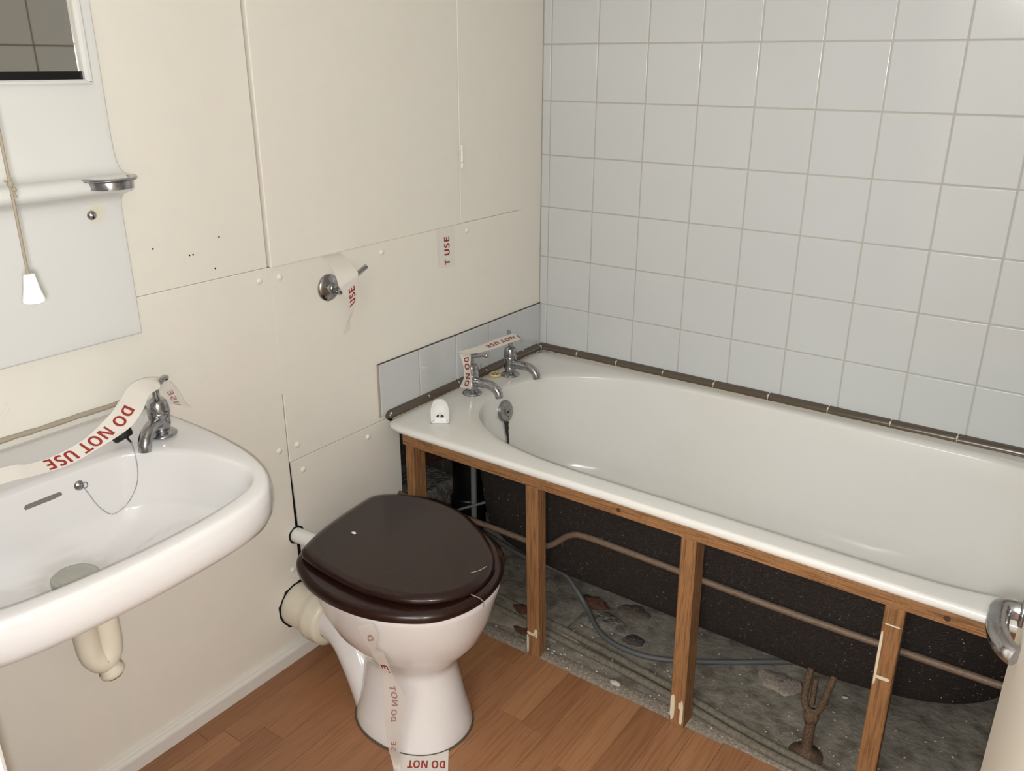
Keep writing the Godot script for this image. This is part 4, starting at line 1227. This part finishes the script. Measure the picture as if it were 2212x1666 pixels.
# ---------------------------------------------------------------- small things
func small_things() -> void:
	tap("bath_tap", "chrome bath tap nearer the toilet, its short lever showing beside upright tape", Vector3(0.0797, 0.5253, 0.4506), 0.0, Vector3.ONE, [Vector3(0.008, 0.035, 0), Vector3(0.03, 0.0385, 0), Vector3(0.058, 0.0385, 0), Vector3(0.078, 0.033, 0), Vector3(0.0905, 0.022, 0), Vector3(0.0945, 0.008, 0)], 0.15)
	tap("bath_tap", "chrome bath tap nearer the tiled wall, its lever hidden under tape", Vector3(0.0785, 0.5253, 0.2666), 0.0, Vector3.ONE, [Vector3(0.008, 0.035, 0), Vector3(0.03, 0.0385, 0), Vector3(0.058, 0.0385, 0), Vector3(0.078, 0.033, 0), Vector3(0.0905, 0.022, 0), Vector3(0.0945, 0.008, 0)], 2.3)
	tap("basin_tap", "scaled chrome tap at the right rear of the washbasin", Vector3(0.165, 0.781, 1.431), -1.02, Vector3(0.95, 0.74, 0.95), [Vector3(0.008, 0.034, 0), Vector3(0.026, 0.036, 0), Vector3(0.048, 0.030, 0), Vector3(0.062, 0.014, 0), Vector3(0.066, -0.006, 0)], 2.9, 0.008, 0.65)
	# cream index cap on the bath rim between the taps
	var rc := thing("cream_cap", "round cream plastic cap lying beside the farther bath tap", "cap", Vector3(0.048, 0.5255, 0.300))
	obj("cap_body", lathem([Vector2(0.0, 0.0), Vector2(0.0165, 0.0), Vector2(0.018, 0.003), Vector2(0.018, 0.007), Vector2(0.0155, 0.0085), Vector2(0.0145, 0.006), Vector2(0.0, 0.006)]), M["yellowed plastic"], rc)
	var rs := MB.new()
	for k in 5: rs.box(Vector3(-0.0012, 0.006, 0.004), Vector3(0.0012, 0.0072, 0.0125), 0.0003, Transform3D(Basis(Vector3.UP, TAU * k / 5), Vector3.ZERO))
	obj("cap_pattern", rs.done(), M["dark sealant"], rc)
	# white arched holder standing on the corner of the rim
	var wh := thing("white_plastic_holder", "small white arched plastic holder standing on the front corner of the bath rim", "holder", Vector3(0.140, 0.5256, 0.660))
	wh.rotation.y = 0.63
	var arch := func(w: float, h: float) -> Array:
		var o := []
		for p in [Vector2(-0.42, 0.0), Vector2(0.42, 0.0), Vector2(0.47, 0.025), Vector2(0.5, 0.10), Vector2(0.5, 0.5), Vector2(0.465, 0.70), Vector2(0.36, 0.88), Vector2(0.19, 0.98), Vector2(0.0, 1.0), Vector2(-0.19, 0.98), Vector2(-0.36, 0.88), Vector2(-0.465, 0.70), Vector2(-0.5, 0.5), Vector2(-0.5, 0.10), Vector2(-0.47, 0.025)]: o.append(Vector2(p.x * w, p.y * h))
		return smooth(o, 4, true)
	var a: Array = arch.call(0.0475, 0.0635)
	var hm := MB.new()
	var ov := []
	for k in a.size():
		# teardrop recess: same count of points, walked in step
		var d: Vector2 = (a[k] - Vector2(0, 0.030))
		ov.append(Vector2(0, 0.027) + Vector2(d.x * 0.66, d.y * 0.68))
	var hr := []
	var put := func(l: Array, z: float) -> void:
		var r := PackedVector3Array()
		for p in l: r.append(Vector3(p.x, p.y, z))
		hr.append(r)
	put.call(offset_loop(a, -0.001), -0.006); put.call(a, -0.005); put.call(a, 0.005); put.call(offset_loop(a, -0.0010), 0.0078); put.call(offset_loop(a, -0.0024), 0.0078); put.call(offset_loop(a, -0.0034), 0.0035); put.call(ov, 0.0035)
	var ov2 := []
	for p in ov: ov2.append(Vector2(p.x * 0.86, 0.026 + (p.y - 0.026) * 0.88))
	put.call(ov2, -0.002)
	var ov3 := []
	for p in ov: ov3.append(Vector2(p.x * 0.1, 0.02 + (p.y - 0.026) * 0.1))
	put.call(ov3, -0.0045)
	hm.grid(hr, true)
	obj("holder_body", hm.done(), M["white plastic"], wh)
	var hs := MB.new()
	var hl := []
	for k in 16: hl.append(Vector3(cos(TAU * k / 16) * 0.0098, 0.0155 + maxf(sin(TAU * k / 16), -0.45) * 0.0055, -0.0022))
	hs.prism(hl, Vector3(0, 0, 0.0004))
	obj("slot", hs.done(), M["stain"], wh)
	var hp := MB.new()
	for x in [-0.0025, 0.0022]: hp.tube(smooth([Vector3(x * 0.4, 0.023, 0.0), Vector3(x, 0.017, 0.0006), Vector3(x * 1.6, 0.0115, 0.0012)], 4), 0.0009, 6)
	hp.tube(smooth([Vector3(-0.010, 0.020, -0.002), Vector3(-0.004, 0.027, -0.001), Vector3(0.004, 0.033, -0.001), Vector3(0.009, 0.025, -0.002)], 4), 0.0014, 6)
	obj("prong", hp.done(), M["white plastic"], wh)
	# toilet roll holder
	var rh := thing("toilet_roll_holder", "chrome hook-shaped toilet roll holder on the panel wall", "toilet roll holder")
	obj("rose", lathem([Vector2(0.0315, 0.0), Vector2(0.0315, 0.003), Vector2(0.030, 0.006), Vector2(0.024, 0.010), Vector2(0.014, 0.0135), Vector2(0.0125, 0.016), Vector2(0.0125, 0.022), Vector2(0.007, 0.024)], facing(Vector3(1, 0, 0), Vector3(0.0006, 0.904, 0.878)), 32), M["chrome"], rh)
	obj("arm", tubem(smooth([Vector3(0.01, 0.903, 0.881), Vector3(0.038, 0.902, 0.886), Vector3(0.056, 0.9035, 0.893), Vector3(0.065, 0.911, 0.899), Vector3(0.066, 0.920, 0.886), Vector3(0.065, 0.934, 0.855), Vector3(0.065, 0.9475, 0.823), Vector3(0.066, 0.951, 0.816)], 5), 0.0056, 14), M["chrome"], rh)


# ---------------------------------------------------------------- tape
func strip(called: String, label: String, pairs: Array, look := "clear tape", parent: Node = null) -> Dictionary:
	var a := []; var b := []
	for p in pairs:
		a.append(p[0]); b.append(p[1])
	a = smooth(a, 10); b = smooth(b, 10)
	var rows := []
	for i in a.size():
		var row := PackedVector3Array()
		for k in 7: row.append(a[i].lerp(b[i], k / 6.0))
		rows.append(row)
	var m := MB.new()
	m.grid(rows)
	var o := obj(called, m.done(), M[look], parent)
	if parent == null: tag(o, label, "tape", "strips of printed DO NOT USE tape")
	var ln := [0.0]
	for i in range(1, a.size()): ln.append(ln[-1] + ((a[i] + b[i]) / 2 - (a[i - 1] + b[i - 1]) / 2).length())
	return {"a": a, "b": b, "len": ln, "node": o}

# letters laid on a strip: from distance s0 onwards (dir = -1 runs back), up = +1 points the letters at edge a
func letters(st: Dictionary, text: String, s0: float, dir: float, up: float, h: float, lift: float, frac := 0.5, narrow := 1.0, ink := "red ink") -> void:
	var tm := TextMesh.new()
	var f := SystemFont.new()
	f.font_names = PackedStringArray(["Droid Sans"])
	f.font_weight = 600
	tm.font = f
	tm.text = text
	tm.font_size = 64
	tm.pixel_size = h / 46.0
	tm.depth = 0.0
	tm.curve_step = 2.0
	tm.horizontal_alignment = HORIZONTAL_ALIGNMENT_LEFT
	var ar := tm.get_mesh_arrays()
	var v: PackedVector3Array = ar[Mesh.ARRAY_VERTEX]
	var ix: PackedInt32Array = ar[Mesh.ARRAY_INDEX]
	var lo := INF; var hi := -INF
	for p in v:
		lo = minf(lo, p.y); hi = maxf(hi, p.y)
	var m := MB.new()
	var ln: Array = st.len
	for p in v:
		var s := clampf(s0 + dir * p.x * narrow, 0.0, ln[-1] - 1e-5)
		var i := 0
		while i < ln.size() - 2 and ln[i + 1] < s: i += 1
		var t: float = (s - ln[i]) / maxf(ln[i + 1] - ln[i], 1e-6)
		var ea: Vector3 = st.a[i].lerp(st.a[i + 1], t)
		var eb: Vector3 = st.b[i].lerp(st.b[i + 1], t)
		var w := ea.distance_to(eb)
		var k := frac - up * (p.y - (lo + hi) / 2) / maxf(w, 0.01)
		var along: Vector3 = (st.a[i + 1] + st.b[i + 1] - st.a[i] - st.b[i]).normalized()
		var nn := along.cross((eb - ea).normalized()).normalized()
		m._vert(ea.lerp(eb, clampf(k, 0.02, 0.98)) + nn * lift, nn)
	m.ix = ix
	for i in range(0, m.ix.size(), 3):
		var fn := (m.v[m.ix[i + 2]] - m.v[m.ix[i]]).cross(m.v[m.ix[i + 1]] - m.v[m.ix[i]])
		if fn.dot(m.n[m.ix[i]]) < 0.0:
			var q := m.ix[i + 1]
			m.ix[i + 1] = m.ix[i + 2]; m.ix[i + 2] = q
	obj("lettering", m.done(), M[ink], st.node)

func tapes() -> void:
	var s1 := strip("warning_tape", "DO NOT USE tape slung across the washbasin and over its tap", [[Vector3(0.158, 0.824, 1.86), Vector3(0.178, 0.806, 1.865)], [Vector3(0.158, 0.817, 1.691), Vector3(0.178, 0.801, 1.704)], [Vector3(0.158, 0.808, 1.651), Vector3(0.178, 0.795, 1.653)], [Vector3(0.158, 0.807, 1.608), Vector3(0.178, 0.792, 1.603)], [Vector3(0.158, 0.817, 1.560), Vector3(0.178, 0.802, 1.550)], [Vector3(0.150, 0.838, 1.511), Vector3(0.182, 0.819, 1.497)], [Vector3(0.146, 0.857, 1.485), Vector3(0.186, 0.844, 1.470)], [Vector3(0.146, 0.877, 1.463), Vector3(0.186, 0.865, 1.456)], [Vector3(0.148, 0.882, 1.439), Vector3(0.184, 0.871, 1.434)], [Vector3(0.148, 0.878, 1.418), Vector3(0.178, 0.876, 1.428)], [Vector3(0.147, 0.870, 1.402), Vector3(0.174, 0.870, 1.426)]])
	var s1b := strip("tape_end", "", [[Vector3(0.147, 0.870, 1.402), Vector3(0.174, 0.870, 1.426)], [Vector3(0.146, 0.858, 1.387), Vector3(0.172, 0.862, 1.427)], [Vector3(0.144, 0.839, 1.375), Vector3(0.168, 0.848, 1.420)], [Vector3(0.140, 0.814, 1.364), Vector3(0.162, 0.833, 1.413)], [Vector3(0.132, 0.793, 1.346), Vector3(0.156, 0.828, 1.408)]], "thin tape", s1.node)
	letters(s1, "DO NOT USE", 0.397, -1.0, -1.0, 0.0203, -0.0006)
	letters(s1b, "USE", s1b.len[-1] - 0.004, -1.0, 1.0, 0.0185, -0.0006, 0.5, 1.0, "reverse print")
	var s2 := strip("warning_tape", "printed tape draped from the panel wall over the toilet roll holder", [[Vector3(0.003, 0.978, 0.892), Vector3(0.003, 0.977, 0.836)], [Vector3(0.030, 0.964, 0.894), Vector3(0.030, 0.966, 0.838)], [Vector3(0.058, 0.945, 0.905), Vector3(0.058, 0.954, 0.848)], [Vector3(0.073, 0.926, 0.912), Vector3(0.073, 0.944, 0.851)], [Vector3(0.077, 0.916, 0.909), Vector3(0.077, 0.935, 0.855)], [Vector3(0.075, 0.896, 0.897), Vector3(0.075, 0.909, 0.857)], [Vector3(0.070, 0.869, 0.886), Vector3(0.070, 0.883, 0.859)], [Vector3(0.066, 0.846, 0.881), Vector3(0.066, 0.856, 0.865)], [Vector3(0.060, 0.826, 0.887), Vector3(0.060, 0.833, 0.872)], [Vector3(0.055, 0.802, 0.893), Vector3(0.055, 0.810, 0.867)]])
	letters(s2, "USE", 0.153, -1.0, 1.0, 0.019, 0.0006, 0.55)
	letters(s2, "D", 0.236, -1.0, 1.0, 0.016, 0.0006)
	var s3 := strip("warning_tape", "short printed tape stuck flat on the panel wall right of the roll holder", [[Vector3(0.0022, 0.978, 0.487), Vector3(0.0022, 0.977, 0.420)], [Vector3(0.0022, 0.93, 0.4865), Vector3(0.0022, 0.925, 0.419)], [Vector3(0.0022, 0.876, 0.486), Vector3(0.0022, 0.868, 0.418)]], "pale tape")
	letters(s3, "T USE", 0.099, -1.0, 1.0, 0.0215, 0.0005, 0.5)
	var s4 := strip("warning_tape", "printed tape hanging upright down the side of the nearer bath tap", [[Vector3(0.066, 0.648, 0.488), Vector3(0.074, 0.648, 0.452)], [Vector3(0.085, 0.645, 0.503), Vector3(0.087, 0.641, 0.463)], [Vector3(0.095, 0.630, 0.508), Vector3(0.097, 0.624, 0.478)], [Vector3(0.100, 0.612, 0.510), Vector3(0.100, 0.604, 0.482)], [Vector3(0.100, 0.593, 0.512), Vector3(0.100, 0.581, 0.477)], [Vector3(0.100, 0.573, 0.530), Vector3(0.100, 0.552, 0.482)]])
	letters(s4, "DO NO", 0.021, 1.0, -1.0, 0.019, 0.0006, 0.5)
	var s5 := strip("warning_tape", "printed tape bridging the tops of the two bath taps", [[Vector3(0.052, 0.649, 0.480), Vector3(0.088, 0.649, 0.480)], [Vector3(0.061, 0.648, 0.424), Vector3(0.101, 0.647, 0.441)], [Vector3(0.066, 0.648, 0.372), Vector3(0.112, 0.647, 0.392)], [Vector3(0.068, 0.648, 0.305), Vector3(0.118, 0.647, 0.331)], [Vector3(0.074, 0.645, 0.237), Vector3(0.122, 0.644, 0.272)], [Vector3(0.076, 0.620, 0.213), Vector3(0.104, 0.620, 0.243)], [Vector3(0.068, 0.575, 0.180), Vector3(0.070, 0.575, 0.190)]])
	letters(s5, "D NOT USE", 0.241, -1.0, -1.0, 0.0215, -0.0008, 0.5)
	var s6 := strip("warning_tape", "printed tape running from under the toilet seat down to the floor", [[Vector3(0.405, 0.361, 1.231), Vector3(0.443, 0.384, 1.229)], [Vector3(0.410, 0.335, 1.226), Vector3(0.459, 0.366, 1.231)], [Vector3(0.422, 0.310, 1.219), Vector3(0.441, 0.319, 1.221)], [Vector3(0.422, 0.284, 1.211), Vector3(0.451, 0.309, 1.213)], [Vector3(0.425, 0.261, 1.201), Vector3(0.456, 0.271, 1.203)], [Vector3(0.428, 0.226, 1.193), Vector3(0.461, 0.233, 1.193)], [Vector3(0.423, 0.167, 1.190), Vector3(0.485, 0.196, 1.190)], [Vector3(0.421, 0.104, 1.190), Vector3(0.472, 0.136, 1.190)], [Vector3(0.426, 0.037, 1.190), Vector3(0.460, 0.056, 1.190)], [Vector3(0.442, 0.008, 1.196), Vector3(0.461, 0.010, 1.194)], [Vector3(0.455, 0.005, 1.207), Vector3(0.468, 0.005, 1.200)]], "thin tape")
	letters(s6, "D", 0.042, -1.0, -1.0, 0.021, 0.0006, 0.5, 1.0, "reverse print")
	letters(s6, "E.", 0.112, 1.0, 1.0, 0.021, 0.0006, 0.5)
	letters(s6, "DO NOT", 0.268, -1.0, -1.0, 0.0185, 0.0007, 0.5, 1.0, "reverse print")
	letters(s6, "SE", 0.345, -1.0, -1.0, 0.017, 0.0007, 0.5, 1.0, "reverse print")
	var s7 := strip("warning_tape", "printed tape lying flat on the laminate in front of the toilet", [[Vector3(0.423, 0.0035, 1.152), Vector3(0.467, 0.0035, 1.210)], [Vector3(0.467, 0.0035, 1.1235), Vector3(0.510, 0.0035, 1.179)], [Vector3(0.511, 0.0035, 1.095), Vector3(0.553, 0.0035, 1.148)]])
	letters(s7, "DO NOT", 0.101, -1.0, -1.0, 0.021, -0.0006, 0.6, 0.74)


# ---------------------------------------------------------------- door standing open at the right
func door_leaf() -> void:
	var d := group_node("door_1")
	struct(d, "edge of the open white door at the right of the picture", "door")
	var hinge := Vector3(1.476, 0.0, 1.945)
	d.position = hinge
	d.rotation.y = atan2(-(1.4466 - 1.476), -(1.375 - 1.945))
	# local -z runs from the hinge to the latch edge
	obj("door_panel", boxm(Vector3(0.0, 0.008, -0.571), Vector3(0.035, 1.98, 0.0), 0.002), M["door white"], d)
	var h := obj("handle", tubem(smooth([Vector3(-0.001, 0.946, -0.528), Vector3(-0.010, 0.946, -0.528), Vector3(-0.0175, 0.946, -0.524), Vector3(-0.0185, 0.945, -0.513), Vector3(-0.0185, 0.944, -0.498), Vector3(-0.0155, 0.943, -0.482), Vector3(-0.009, 0.942, -0.470), Vector3(-0.002, 0.941, -0.465)], 6), 0.0088, 18), M["chrome"], d, "curved chrome lever handle")
	obj("handle_rose", lathem([Vector2(0.0, 0.0), Vector2(0.014, 0.0), Vector2(0.013, 0.003), Vector2(0.009, 0.004)], facing(Vector3(-1, 0, 0), Vector3(0, 0.946, -0.528))), M["chrome"], h)
